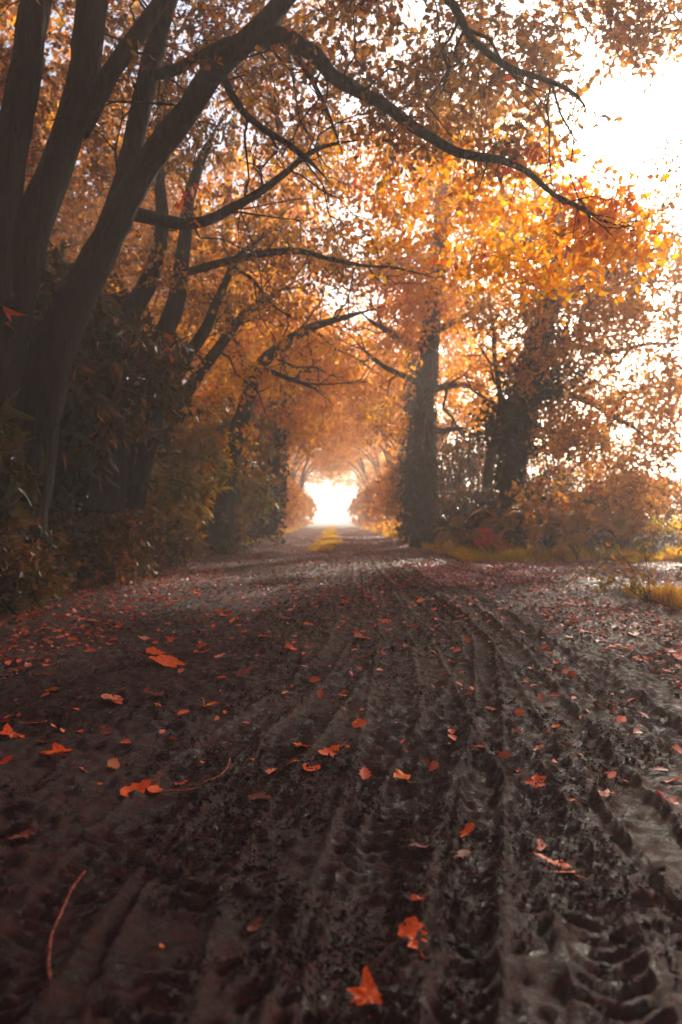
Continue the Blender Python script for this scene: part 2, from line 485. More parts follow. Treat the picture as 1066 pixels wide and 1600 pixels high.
def relief(x, y):
    x = np.asarray(x, float); y = np.asarray(y, float)
    h = (vn(x * 1.1, y * .6, 11) - .5) * .05 + (vn(x * 5, y * 3, 12) - .5) * .012 + (vn(x * 15, y * 11, 13) - .5) * .010
    h += (vn(x * 41, y * 41, 14) - .5) * .016 + (np.abs(vn(x * 26, y * 26, 15) - .5)) * .026
    h += np.clip(vn(x * 31 + 3 * vn(x * 4, y * 4, 18), y * 27, 17) - .5, 0, 1) * .034 * (.35 + 1.1 * vn(x * 2.3, y * 2.3, 19))
    h += (vn(x * 11, y * 1.6, 16) - .5) * .012
    h -= .03 * np.exp(-((np.abs(x - xc(y) - .1) - 1.15) / .45) ** 2) * ss(9, 16, y)
    flat = h.ravel(); xs = x.ravel(); ys = y.ravel()
    for s, L, wd, dep, lug, sp, sl_ in TR:
        ok = (ys > s[:, 1].min() - .4) & (ys < s[:, 1].max() + .4)
        idx = np.nonzero(ok)[0]
        o_ = np.argsort(s[:, 1]); 
        if len(idx) == 0: continue
        # coarse: nearest by row, refined locally
        x0 = np.interp(ys[idx], s[o_, 1], s[o_, 0]); near = np.abs(x0 - xs[idx]) < 1.4
        idx = idx[near]
        for c in range(0, len(idx), 20000):
            ii = idx[c:c + 20000]
            st = s[::2]; dx = xs[ii][:, None] - st[None, :, 0]; dy = ys[ii][:, None] - st[None, :, 1]
            d2 = dx * dx + dy * dy; k = np.argmin(d2, 1); dist = np.sqrt(d2[np.arange(len(ii)), k])
            T = np.gradient(st, axis=0); T /= np.linalg.norm(T, axis=1)[:, None] + 1e-9
            sd = dx[np.arange(len(ii)), k] * T[k, 1] - dy[np.arange(len(ii)), k] * T[k, 0]
            al = L[::2][k] + dx[np.arange(len(ii)), k] * T[k, 0] + dy[np.arange(len(ii)), k] * T[k, 1]
            u = dist / (wd * .5)
            br = .8 + .5 * vn(xs[ii] * 2.2, ys[ii] * 1.2, 31)
            z = -.8 * dep * np.clip(1 - u ** 4, 0, 1) * (u < 1) + dep * .75 * np.exp(-((u - 1.14) / .13) ** 2) * (.4 + 1.1 * vn(al * 9, al * 0 + wd * 50, 35))
            if lug:
                ph = (al + sl_ * np.abs(sd)) / sp
                z = z + (u < .95) * lug * ss(-.1, .5, np.sin(ph * 2 * math.pi)) * (1 - .6 * (u < .12)) * ss(.2, .4, vn(xs[ii] * 3, ys[ii] * 3, 33))
            flat[ii] = flat[ii] * np.where(u < 1.15, .6, 1) + .9 * z * br
    return flat.reshape(x.shape)


def track_z(x, y):
    m = road_mask(x, y); return base(x, y) + relief(x, y) * np.clip(m * 1.4, 0, 1) - .07 * (1 - m)


def ground_z(x, y):
    m = road_mask(x, y); return base(x, y) - .09 * m + (vn(x * 3, y * 3, 21) - .5) * .06 * (1 - m)


def top_z(x, y):
    x = np.atleast_1d(np.asarray(x, float)); y = np.atleast_1d(np.asarray(y, float))
    return np.maximum(track_z(x, y), ground_z(x, y))


def grid_mesh(name, xs, ys, zf, mat, keep=None):
    X, Y = np.meshgrid(xs, ys); Z = zf(X, Y)
    nx, ny = len(xs), len(ys)
    i = np.arange(nx * ny).reshape(ny, nx)
    Q = np.stack([i[:-1, :-1], i[:-1, 1:], i[1:, 1:], i[1:, :-1]], 2).reshape(-1, 4)
    if keep is not None:
        M = keep(X, Y).ravel(); Q = Q[M[Q].any(1)]
        used = np.unique(Q); mp = np.full(nx * ny, -1); mp[used] = np.arange(len(used)); Q = mp[Q]
        V = np.stack([X, Y, Z], 2).reshape(-1, 3)[used]
    else: V = np.stack([X, Y, Z], 2).reshape(-1, 3)
    return quads_obj(name, V, Q, mat)


ys_ = [.45]
while ys_[-1] < 110: ys_.append(ys_[-1] * 1.0068 + .001)
xs_t = np.concatenate([np.arange(-4.2, -2.2, .03), np.arange(-2.2, 3.6, .0125), np.arange(3.6, 7, .04), np.arange(7, 40, .3)])
trk = grid_mesh('muddy_track', xs_t, np.concatenate([np.arange(-6, .45, .06), ys_]), track_z, MUD, lambda X, Y: road_mask(X, Y) > .01)
tag(trk, 'dark wet mud track with tyre ruts running into the tree tunnel and forking right', kind='structure')
gx = np.concatenate([[-400, -250, -150, -90, -60], np.arange(-40, -8, 1.), np.arange(-8, 9, .14), np.arange(9, 40, 1.), [60, 90, 150, 250, 400]])
gy = np.concatenate([[-400, -200, -90, -40], np.arange(-20, 0, 1.), np.arange(0, 24, .14), np.arange(24, 110, 1.), [130, 160, 200, 260, 330, 400]])
gr = grid_mesh('ground', gx, gy, ground_z, SOIL)
tag(gr, 'leafy brown soil of the banks and the misty field beyond', kind='structure')

# ------------------------------------------------------------------ trees
def side_twigs(limbs, rg, every=.3, lmin=.35, lmax=1.1, r0=.009):
    out_ = []
    for pts, rad in limbs:
        L = np.linalg.norm(pts[-1] - pts[0]); n = int(L / every)
        for _ in range(n):
            i = rg.integers(len(pts) // 5, len(pts) - 1); T = pts[i + 1] - pts[i]; T /= np.linalg.norm(T) + 1e-9
            q = rg.normal(size=3) * .8 + T * .8 + np.array([0, 0, .1]); q /= np.linalg.norm(q)
            l = rg.uniform(lmin, lmax); m = 6; t = np.linspace(0, 1, m)[:, None]
            bend = rg.normal(size=3) * .3 + np.array([0, 0, -.15])
            p = pts[i] + q * l * t + bend * l * t * t; p[1:] += rg.normal(size=(m - 1, 3)) * .04 * l
            a = min(rad[i] * .6, r0 * (.6 + l)); out_.append((p, np.linspace(a, a * .25, m)))
            for f in (2, 3, 4):
                q2 = q + rg.normal(size=3) * .7; q2 /= np.linalg.norm(q2); t2 = np.linspace(0, 1, 4)[:, None]; l2 = l * rg.uniform(.25, .5)
                p2 = p[f] + q2 * l2 * t2; p2[1:] += rg.normal(size=(3, 3)) * .04 * l2
                out_.append((p2, np.linspace(a * .5, a * .15, 4)))
    return out_


def thin(T, seed, sc_=1.4, lo=.34):
    return T[vn(T[:, 0] * sc_ + T[:, 1] * .5 * sc_, T[:, 2] * sc_, seed) > lo]


def make_tree(name, label, trunks, limbs, targets, mat_leaf, bark, seed, group='trees lining the track', sp=None, growkw=None, ivy=None, tsides=12, extra=None, tws=None):
    rg = np.random.default_rng(seed)
    if group == 'trees lining the track': targets = thin(targets, seed)
    if extra is not None and len(extra) == 2: extra = (thin(extra[0], seed + 1, 2.2, .36), extra[1])
    b0 = trunks[0][0][0]
    root = empty(name, tuple(b0), label, 'tree', group)
    for t in trunks: tube_obj('trunk', [t], bark, root, tsides, .07, rg=rg)
    for t in limbs: tube_obj('limb', [t], bark, root, 8, .05, rg=rg)
    tw = []
    mains = [(t[0][len(t[0]) // 3:], t[1][len(t[0]) // 3:]) for t in trunks] + limbs
    br = grow(mains, targets if extra is None else np.concatenate([targets, extra[0]]), rg, **(growkw or {}))
    if group == 'trees lining the track': br = br + side_twigs(limbs + [(t[0][len(t[0]) // 2:], t[1][len(t[0]) // 2:]) for t in trunks], rg, **(tws or {}))
    kw = dict(m=4, ls=.4, nl=9, size=.09, tmpl=OAK); kw.update(sp or {})
    pile = Pile(); near = kw.pop('near', False)
    sprays(targets, rg, pile=pile, twigs=tw if near else None, **kw)
    # leaves along the fine branches too
    tag(tube_obj('branches', br, bark, root, lambda r: 6 if r > .02 else 4, 0, rg=rg), kind='stuff')
    if tw: tag(tube_obj('twigs', tw, bark, root, 3, 0, rg=rg), kind='stuff')
    pile.build('crown', mat_leaf, root)
    if extra is not None:
        p2 = Pile(); kw.update(extra[2] if len(extra) > 2 else {}); sprays(extra[0], rg, pile=p2, **kw); p2.build('crown', extra[1], root)
    if ivy is not None: ivy(root, rg)
    return root


cat = np.concatenate

# A. dark many-stemmed tree at the left edge, arching over the track
A_tr = [px_path([(-75, 850, 5.6, 110), (-38, 600, 5.6, 80), (0, 300, 5.6, 54), (33, 120, 5.8, 46), (60, -60, 6, 40), (90, -260, 6.2, 30)], .15, .03),
        px_path([(-30, 850, 5.9, 130), (-8, 640, 5.9, 88), (34, 420, 5.9, 60), (97, 225, 6, 46), (133, 60, 6.1, 46), (160, -80, 6.2, 40), (190, -240, 6.3, 28)], .15, .03),
        px_path([(10, 850, 6.2, 120), (56, 640, 6.2, 74), (112, 480, 6.2, 54), (178, 345, 6.2, 42), (254, 222, 6.1, 37), (333, 112, 6, 33), (410, 30, 6, 30), (490, -60, 5.9, 26), (600, -170, 5.7, 24)], .15, .03)]
A_li = [px_path([(122, 200, 6, 34), (162, 120, 6.1, 30), (205, 58, 6.2, 27), (248, -5, 6.3, 24), (300, -90, 6.4, 22)], .15, .01),
        px_path([(145, 420, 6.25, 42), (196, 275, 6.4, 34), (226, 130, 6.5, 31), (258, 10, 6.6, 28), (290, -100, 6.7, 30)], .15, .01),
        px_path([(385, 55, 6, 34), (440, 48, 6, 28), (490, 78, 6, 24), (535, 125, 5.8, 20), (600, 158, 5.6, 18), (660, 196, 5.5, 16), (720, 236, 5.4, 14), (785, 246, 5.4, 12), (840, 275, 5.4, 9), (890, 312, 5.4, 7), (945, 345, 5.4, 5), (1010, 364, 5.4, 3.5)], .1, .022),
        px_path([(345, 92, 6, 18), (352, 118, 6.1, 13), (378, 165, 6.2, 11), (420, 205, 6.3, 10), (465, 235, 6.4, 8), (522, 288, 6.5, 4)], .1, .025),
        px_path([(225, 112, 6.5, 20), (262, 108, 6.4, 18), (300, 90, 6.3, 16), (350, 62, 6.2, 16), (400, 40, 6.1, 14)], .1, .01),
        px_path([(205, 330, 6.4, 24), (300, 348, 6.8, 18), (360, 322, 7, 15), (410, 292, 7.1, 13), (450, 262, 7.2, 10), (500, 228, 7.3, 7), (570, 214, 7.4, 4)], .1, .012),
        px_path([(440, 50, 6, 14), (470, 95, 6.1, 9), (500, 145, 6.2, 7), (522, 195, 6.3, 5), (540, 250, 6.4, 3)], .1, .012),
        px_path([(560, -130, 5.8, 22), (640, -50, 5.6, 16), (708, 0, 5.2, 13), (740, 52, 5.1, 11), (790, 96, 5.1, 10), (840, 115, 5.1, 8), (885, 132, 5.1, 6.5), (915, 162, 5.1, 4.5), (922, 210, 5.1, 2.5)], .1, .012)]
rgA = np.random.default_rng(3)
A_t = cat([ell(600, 40, 330, 120, 5.6, 8.6, 120, rgA), ell(740, 130, 190, 120, 5.5, 8, 80, rgA),
 ell(60, 100, 170, 170, 6.6, 9.5, 80, rgA), ell(60, 360, 130, 150, 7, 10, 60, rgA),
           ell(300, 120, 170, 170, 7, 10.5, 90, rgA), ell(450, -260, 800, 190, 4, 7.5, 150, rgA), ell(200, -250, 500, 230, 4, 8, 60, rgA)])  # clusters overhead, out of view, are added to block sky light
A_g = cat([ell(850, 310, 150, 70, 5.5, 7.4, 62, rgA), ell(965, 365, 90, 35, 5.3, 6.5, 24, rgA), ell(840, 400, 120, 45, 5.5, 7, 26, rgA),
           ell(640, 290, 170, 110, 6, 9, 70, rgA)])
make_tree('oak_tree', 'dark many-stemmed tree leaning from the left edge, its long bough arching over the track', A_tr, A_li, A_t, BROWN, BARK, 11, tsides=26, extra=(A_g, GOLD),
          sp=dict(m=5, ls=.36, nl=9, size=.078, near=True, flat=.35), growkw=dict(rk=.014, seg=.16, jit=.09, maxr=.035, minr=.0055))

# R0. overhanging tree right of the frame
r0 = [smooth_path([(6.6, 5.5, .2, .24), (6.4, 5.6, 2.5, .2), (6.0, 5.8, 5, .15), (5.2, 6, 7, .1), (4.4, 6.1, 8.4, .05)], .2, .02)]
r0l = [smooth_path([(6.1, 5.8, 4.6, .08), (5.2, 6.3, 5.5, .05), (4.2, 6.6, 5.8, .03), (3.3, 6.8, 5.7, .015)], .15, .02),
       smooth_path([(6.35, 5.6, 3, .05), (5.3, 6.4, 3.9, .03), (4.2, 7, 4.1, .015), (3.5, 7.2, 3.9, .006)], .15, .02)]
rg0 = np.random.default_rng(8)
R0_t = cat([ell(1010, 25, 85, 55, 6, 7.2, 34, rg0), ell(1100, -120, 260, 120, 5.5, 7.5, 70, rg0), ell(1200, 100, 90, 120, 6, 8, 30, rg0)])
R0 = make_tree('oak_tree', 'overhanging tree at the right edge, only its drooping leafy branch tips in view', r0, r0l, R0_t, RUST, BARK, 12,
               sp=dict(m=5, ls=.3, nl=10, size=.07, near=True), growkw=dict(rk=.008, seg=.16, jit=.1, maxr=.02))
# bare hanging twigs with few leaves
tb = ell(1040, 270, 55, 60, 6.6, 7.4, 16, rg0); pl = Pile(); tws = []
sprays(tb, rg0, m=5, ls=.32, nl=4, size=.045, tmpl=SIMPLE, pile=pl, twigs=tws)
tube_obj('twigs', tws + grow([r0l[1]], tb, rg0, rk=.007, seg=.15, jit=.09, maxr=.014), BARK, R0, 3)
pl.build('leaves', RUST, R0)

# B. left tree with crooked dark stems
B_tr = [px_path([(165, 800, 9, 60), (172, 640, 9, 44), (188, 545, 9, 36), (205, 485, 9.1, 32), (238, 425, 9.3, 26), (252, 330, 9.5, 20), (245, 200, 9.8, 16), (270, 60, 10, 10)], .2, .03),
        px_path([(200, 800, 9.4, 50), (235, 640, 9.4, 36), (250, 540, 9.5, 30), (272, 470, 9.6, 28), (285, 390, 9.8, 22), (300, 290, 10, 18), (340, 190, 10.4, 12)], .2, .03)]
B_li = [px_path([(245, 640, 9.5, 26), (290, 560, 9.8, 20), (325, 505, 10, 17), (350, 440, 10.2, 12), (392, 380, 10.5, 8), (440, 340, 10.8, 5)], .15, .03),
        px_path([(285, 425, 9.8, 14), (330, 412, 9.5, 13), (400, 396, 9.3, 12), (450, 390, 9.2, 11), (505, 400, 9.2, 8), (560, 412, 9.2, 6), (620, 418, 9.2, 4), (690, 436, 9.2, 2.5)], .12, .02),
        px_path([(355, 408, 9.4, 6), (395, 440, 9.3, 5), (430, 478, 9.2, 4), (472, 503, 9.1, 2.5)], .12, .02),
        px_path([(196, 520, 9, 20), (225, 560, 9, 15), (262, 540, 9, 10), (298, 525, 9, 5)], .12, .02)]
rgB = np.random.default_rng(4)
B_t = cat([ell(360, 300, 200, 190, 9, 14, 160, rgB), ell(200, 400, 190, 190, 10, 14, 120, rgB), ell(520, 380, 130, 60, 9, 12, 30, rgB),
           ell(250, 60, 330, 160, 9, 14, 140, rgB), ell(560, 180, 160, 150, 9.5, 14, 70, rgB)])
make_tree('oak_tree', 'crooked twin-stemmed dark tree just behind the leaning left tree', B_tr, B_li, B_t, RUST, BARK, 13,
          sp=dict(m=5, ls=.45, nl=9, size=.09), growkw=dict(rk=.014, seg=.25, jit=.08, maxr=.04, minr=.007),
          extra=(ell(140, 580, 150, 90, 7.6, 9.2, 75, rgB), CHEST, dict(tmpl=LANCE, size=.15, droop=.9, ls=.3)))

# C. slender tree arching over the left half of the track
C_tr = [px_path([(345, 840, 14.5, 46), (352, 740, 14.5, 34), (382, 640, 14.5, 26), (402, 578, 14.5, 22), (440, 540, 14.5, 18), (480, 512, 14.5, 14), (540, 492, 14.5, 9), (605, 478, 14.5, 5)], .25, .03),
        px_path([(240, 820, 13, 40), (258, 665, 13, 26), (300, 600, 13, 21), (340, 545, 13, 17), (380, 492, 13, 13), (430, 458, 13, 8), (480, 430, 13, 4)], .25, .03)]
C_li = [px_path([(385, 620, 14.5, 13), (380, 560, 15, 10), (355, 500, 15.5, 9), (362, 420, 16, 7), (390, 340, 16, 4)], .2, .03),
        px_path([(405, 576, 14.5, 9), (450, 590, 14, 7), (490, 605, 13.8, 5), (520, 632, 13.6, 3)], .2, .03)]
rgC = np.random.default_rng(5)
C_t = cat([ell(400, 500, 140, 130, 13, 19, 150, rgC), ell(470, 400, 100, 70, 14, 19, 40, rgC), ell(330, 640, 90, 80, 13, 17, 60, rgC), ell(300, 400, 150, 160, 14, 19, 100, rgC)])
make_tree('oak_tree', 'slender twin-stemmed tree on the left arching its thin limbs over the track middle', C_tr, C_li, C_t, GOLD, BARK2, 14,
          sp=dict(m=5, ls=.55, nl=10, size=.11, tmpl=SIMPLE), growkw=dict(rk=.014, seg=.35, jit=.08, maxr=.045, minr=.009), tws=dict(r0=.016, lmax=1.8))

# D. straight pale trunk
D_tr = [px_path([(352, 830, 21, 36), (352, 700, 21, 28), (354, 560, 21, 24), (350, 430, 21, 20), (356, 280, 21.3, 13), (366, 160, 21.6, 7)], .4, .03)]
rgD = np.random.default_rng(6)
D_t = cat([ell(390, 420, 120, 200, 19, 25, 170, rgD), ell(320, 620, 90, 120, 19, 24, 60, rgD)])
make_tree('oak_tree', 'straight pale upright trunk half lost in orange leaves left of the tunnel', D_tr, [], D_t, FARG, BARK2, 15,
          sp=dict(m=6, ls=.7, nl=10, size=.17, tmpl=DIAM), growkw=dict(rk=.010, seg=.5, maxr=.05))


def ivy_on(paths, thick, n, blobs=(), lsz=.11):
    def f(root, rg):
        pile = Pile()
        for (pts, rad) in paths:
            k = rg.integers(0, len(pts), n); th = rg.uniform(0, 2 * math.pi, n)
            T = np.gradient(pts, axis=0)[k]; T /= np.linalg.norm(T, axis=1)[:, None]
            Aa = np.cross(T, [0.3, .9, .1]); Aa /= np.linalg.norm(Aa, axis=1)[:, None]; Bb = np.cross(T, Aa)
            o = np.cos(th)[:, None] * Aa + np.sin(th)[:, None] * Bb
            lump = .6 + .8 * vn(th * 1.2 + 5, pts[k, 2] * 1.3, 40)
            ok = vn(th * 1.5 + 9, pts[k, 2] * 2.1, 41) > .3; k, o, T, lump = k[ok], o[ok], T[ok], lump[ok]; n_ = len(k)
            p = pts[k] + o * (rad[k] + thick * lump * rg.uniform(.15, 1, n_))[:, None] + T * rg.normal(size=(n_, 1)) * .15
            ax = o * .4 + rg.normal(size=(n_, 3)) * .4; ax[:, 2] -= .8
            pile.add(IVY, p, frames_n(ax, o + rg.normal(size=o.shape) * .5), lsz * rg.uniform(.6, 1.3, n_))
        for (px, py, rx, ry, D0, D1, m) in blobs:
            c = ell(px, py, rx, ry, D0, D1, m, rg)
            p = np.repeat(c, 22, 0) + rg.normal(size=(m * 22, 3)) * .16
            ax = rg.normal(size=p.shape); ax[:, 2] -= .8
            pile.add(IVY, p, frames(ax, rg), .11 * rg.uniform(.6, 1.3, len(p)))
        pile.build('ivy', IVYM, root)
    return f


# E. ivy post on the left of the tunnel
E_tr = [px_path([(418, 835, 21, 30), (425, 740, 21, 24), (432, 660, 21, 20), (448, 580, 21, 15), (470, 520, 21, 10), (500, 470, 21, 6)], .3, .03)]
rgE = np.random.default_rng(66)
E_t = cat([ell(470, 590, 75, 90, 20, 27, 110, rgE), ell(440, 660, 60, 60, 20, 25, 50, rgE), ell(510, 540, 60, 60, 20, 26, 40, rgE)])
make_tree('ivy_clad_tree', 'short leaning tree with an ivy-dark trunk just left of the bright opening', E_tr, [], E_t, FARG, BARK2, 16,
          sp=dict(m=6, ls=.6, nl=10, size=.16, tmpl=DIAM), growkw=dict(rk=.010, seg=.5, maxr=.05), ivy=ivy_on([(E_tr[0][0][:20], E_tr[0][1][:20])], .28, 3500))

# R1. tall ivy-clad trunk right of the opening
R1_tr = [px_path([(667, 862, 19.5, 46), (664, 760, 19.5, 34), (664, 680, 19.5, 30), (668, 600, 19.5, 28), (674, 500, 19.5, 25), (684, 400, 19.5, 20), (694, 300, 19.5, 14), (700, 200, 19.5, 10)], .3, .02)]
R1_li = [px_path([(664, 605, 19.5, 12), (640, 592, 19.2, 10), (605, 575, 19, 8), (570, 550, 18.8, 6), (545, 522, 18.6, 3)], .25, .04),
         px_path([(668, 548, 19.5, 12), (628, 528, 19.5, 10), (590, 505, 19.5, 7), (555, 478, 19.5, 4)], .25, .04),
         px_path([(668, 612, 19.5, 12), (705, 600, 19, 9), (745, 607, 18.6, 7), (790, 615, 18.3, 4)], .25, .04),
         px_path([(668, 668, 19.5, 12), (695, 672, 19, 9), (722, 668, 18.8, 7), (748, 680, 18.5, 5), (775, 668, 18.3, 3)], .25, .04),
         px_path([(674, 520, 19.5, 12), (710, 500, 19.2, 9), (750, 480, 19, 6), (800, 470, 18.8, 3)], .25, .04)]
rg1 = np.random.default_rng(21)
R1_t = cat([ell(630, 470, 95, 75, 17.5, 23, 100, rg1), ell(700, 400, 110, 110, 17.5, 23, 120, rg1), ell(605, 620, 50, 50, 18, 22, 34, rg1),
            ell(740, 560, 60, 90, 18.5, 22, 34, rg1), ell(620, 330, 130, 110, 18, 24, 90, rg1), ell(750, 250, 120, 120, 18, 24, 80, rg1)])
make_tree('ivy_clad_tree', 'tall straight ivy-wrapped trunk standing right of the bright opening', R1_tr, R1_li, R1_t, FARG, BARK2, 17,
          sp=dict(m=6, ls=.6, nl=10, size=.13, tmpl=SIMPLE), growkw=dict(rk=.015, seg=.4, jit=.1, maxr=.06, minr=.009), tws=dict(r0=.022, lmax=2.2, every=.4),
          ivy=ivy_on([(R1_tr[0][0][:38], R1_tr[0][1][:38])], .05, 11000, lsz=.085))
R1b = [px_path([(644, 850, 22.5, 24), (642, 740, 22.5, 20), (646, 640, 22.5, 15), (640, 540, 22.5, 8)], .4, .03)]
make_tree('ivy_clad_tree', 'thin ivy-covered trunk pressed behind the tall ivy-wrapped one', R1b, [], ell(635, 600, 50, 90, 21.5, 25, 50, rg1), FARG, BARK2, 18,
          sp=dict(m=5, ls=.6, nl=9, size=.14, tmpl=DIAM), growkw=dict(rk=.010, seg=.5), ivy=ivy_on(R1b, .2, 3500))

# R2. ivy-smothered leaning oak with the wide crown
R2_tr = [px_path([(792, 850, 15.5, 44), (796, 770, 15.5, 28), (802, 715, 15.5, 26), (815, 645, 15.5, 32), (832, 572, 15.5, 22), (850, 500, 15.5, 16), (864, 430, 15.5, 11), (872, 350, 15.5, 7), (870, 280, 15.5, 4)], .25, .03)]
R2_li = [px_path([(822, 620, 15.5, 14), (870, 612, 15, 11), (930, 632, 14.6, 9), (985, 660, 14.3, 6), (1030, 700, 14, 3)], .2, .05),
         px_path([(800, 745, 15.5, 10), (840, 775, 15, 8), (890, 778, 14.6, 6), (950, 795, 14.2, 3)], .2, .05),
         px_path([(838, 565, 15.5, 14), (890, 545, 15, 10), (950, 548, 14.6, 8), (1020, 535, 14.2, 5), (1090, 540, 14, 3)], .2, .05),
         px_path([(858, 490, 15.5, 12), (905, 450, 15.2, 9), (965, 425, 15, 7), (1040, 400, 14.8, 4)], .2, .05),
         px_path([(808, 690, 15.5, 12), (792, 655, 15.5, 10), (778, 600, 15.6, 8), (772, 530, 15.8, 6), (765, 450, 16, 4)], .2, .05),
         px_path([(848, 540, 15.5, 10), (820, 480, 15.8, 8), (815, 420, 16, 6), (800, 350, 16.2, 4)], .2, .05)]
rg2 = np.random.default_rng(22)
R2_t = cat([ell(940, 560, 140, 150, 12.5, 18, 230, rg2), ell(840, 440, 130, 90, 13.5, 19, 110, rg2), ell(920, 770, 110, 30, 13, 15.5, 26, rg2),
            ell(960, 690, 90, 60, 12.8, 16, 62, rg2), ell(1010, 420, 100, 110, 13, 18, 90, rg2), ell(860, 340, 130, 70, 14, 19, 70, rg2),
            ell(1150, 550, 120, 160, 12.5, 18, 90, rg2)])
make_tree('ivy_clad_tree', 'leaning ivy-smothered oak with the widest rusty crown, above the bracken on the right', R2_tr, R2_li, R2_t, BRONZE, BARK2, 19,
          sp=dict(m=6, ls=.5, nl=10, size=.105, tmpl=SIMPLE), growkw=dict(rk=.014, seg=.3, jit=.1, maxr=.05, minr=.008), tws=dict(r0=.018, lmax=2.0, every=.4),
          ivy=ivy_on([(R2_tr[0][0][5:30], R2_tr[0][1][5:30])], .14, 5500,
                     [(838, 595, 56, 36, 15, 16.4, 62), (796, 668, 36, 40, 15, 16.2, 48), (856, 690, 40, 26, 15, 16, 24), (866, 520, 20, 36, 15, 16, 20), (898, 575, 34, 22, 15, 16, 16), (772, 640, 20, 26, 15, 16, 10)]))
R3 = [px_path([(758, 850, 17, 18), (766, 720, 17, 14), (780, 670, 17, 11), (800, 620, 17, 7), (815, 560, 17, 4)], .3, .03)]
make_tree('young_tree', 'thin leaning dark trunk between the two big ivy-clad trees', R3, [], ell(770, 600, 50, 60, 16.5, 18.5, 30, rg2), FARG, BARK2, 23,
          sp=dict(m=5, ls=.5, nl=9, size=.12, tmpl=DIAM), growkw=dict(rk=.010, seg=.5))


# rows of tunnel trees: two built, the rest copies
def proto_tree(seed, lean, label, mat, name='tunnel_tree'):
    rg = np.random.default_rng(seed)
    tr = [smooth_path([(0, 0, -.3, .26), (.1, 0, 2, .2), (.35 * lean, .1, 4.5, .16), (1.1 * lean, 0, 7, .11), (2.0 * lean, 0, 9.2, .06), (2.6 * lean, 0, 11, .02)], .4, .04, rg)]
    li = [smooth_path([(.25 * lean, 0, 3.6, .1), (1.2 * lean, .6, 5.2, .07), (2.6 * lean, .9, 6.3, .045), (4.0 * lean, 1, 6.4, .02)], .3, .05, rg),
          smooth_path([(.4 * lean, 0, 4.6, .1), (1.5 * lean, -1, 6.3, .06), (3.0 * lean, -1.6, 7.4, .03)], .3, .05, rg),
          smooth_path([(.1, 0, 3.4, .09), (-.9, .5, 4.8, .06), (-2.2, .8, 6, .03)], .3, .05, rg)]
    T = []
    while len(T) < 200:
        p = rg.uniform((-4, -4, 2.6), (5.6, 4, 12)); q = (p - np.array([1.1, 0, 7.4])) / np.array([4.4, 3.9, 4.4])
        if q @ q > 1: continue
        if p[0] > .6 and p[2] < 5.0 + .35 * vn(p[:1] * 2, p[1:2] * 2, 9)[0] * 3: continue
        if p[0] > 1.4 and (p[0] - 4.2) ** 2 + (p[2] - 1.6) ** 2 < 3.6 ** 2: continue
        if vn(p[:1] * .9 + p[1:2] * .5, p[2:3] * .9, seed)[0] < .36: continue
        T.append(p)
    T = np.array(T)
    return make_tree(name, label, tr, li, T, mat, BARK2, seed, 'trees forming the tunnel',
                     sp=dict(m=6, ls=.75, nl=10, size=.19, tmpl=DIAM, droop=.3), growkw=dict(rk=.011, seg=.55, jit=.07, maxr=.06), tsides=9)


def copy_thing(src, loc, rz, s, label, group=None, crown=None):
    c = src.copy(); COL.objects.link(c); c.location = loc; c.rotation_euler = (0, 0, rz); c.scale = (s, s, s); c['label'] = label
    if group: c['group'] = group
    for ch in src.children:
        k = ch.copy(); COL.objects.link(k); k.parent = c
        if crown is not None and ch.name.startswith('crown'): k.material_slots[0].link = 'OBJECT'; k.material_slots[0].material = crown
    return c


rows = [(27, -1, .88, 'first tunnel tree on the left, golden, past the ivy-dark trunk'),
        (33, -1, .92, 'second golden tunnel tree on the left, lightly misted'),
        (40, -1, .95, 'third tunnel tree on the left, arching in mid-tunnel haze'),
        (48, -1, .95, 'fourth tunnel tree on the left, pale in haze'),
        (57, -1, .95, 'fifth tunnel tree on the left, nearly lost in haze'),
        (67, -1, .95, 'faint tunnel tree framing the left side of the white opening'),
        (29, 1, .85, 'first tunnel tree on the right, behind the tall ivy-wrapped trunk'),
        (36, 1, .86, 'second tunnel tree on the right, brownish in mist'),
        (44, 1, .9, 'third tunnel tree on the right, pale in haze'),
        (53, 1, .92, 'fourth tunnel tree on the right, very pale in haze'),
        (62, 1, .95, 'fifth tunnel tree on the right, nearly lost in haze'),
        (72, 1, .95, 'faint tunnel tree framing the right side of the white opening'),
        (80, -1, .8, 'farthest ghostly tree whose crown closes the tunnel top from the left'),
        (83, 1, .8, 'farthest ghostly tree whose crown closes the tunnel top from the right')]
protos = [proto_tree(101, 1, rows[0][3], FARG), proto_tree(102, 1, rows[1][3], FARG)]
for i, (y, sd, s, lab) in enumerate(rows):
    x = xc(y) + sd * (4.1 - .5 * (50 < y < 78) + .3 * math.sin(i * 2.3)); z = float(top_z(x, y)[0])
    rz = (0 if sd < 0 else math.pi) + .25 * math.sin(i * 1.7)
    if i < 2: o = protos[i]; o.location = (x, y, z); o.rotation_euler[2] = rz; o.scale = (s,) * 3
    else: copy_thing(protos[i % 2], (x, y, z), rz, s, lab)

# wood behind the left bank
back = [(-9.5, 11, 1.0, 'broad dim tree deep behind the left bank, nearest the left edge'), (-8.2, 16.5, 1.05, 'dim tree behind the left bank seen between crooked stems'),
        (-13, 17, 1.1, 'farthest-left tree in the wood behind the dark stems'), (-9.5, 23, 1.1, 'golden tree in the wood behind the straight pale trunk'),
        (-14, 27, 1.2, 'tall hazy tree deep in the wood left of the track'), (-6.6, 5.0, .9, 'shady tree crowding the left edge beside the leaning stems'),
        (-8, 32, 1.15, 'misty tree in the wood left of the first tunnel tree')]
for i, (x, y, s, lab) in enumerate(back):
    copy_thing(protos[i % 2], (x, y, float(top_z(x, y)[0])), i * 1.9, s, lab, 'trees in the wood left of the track', RUST)
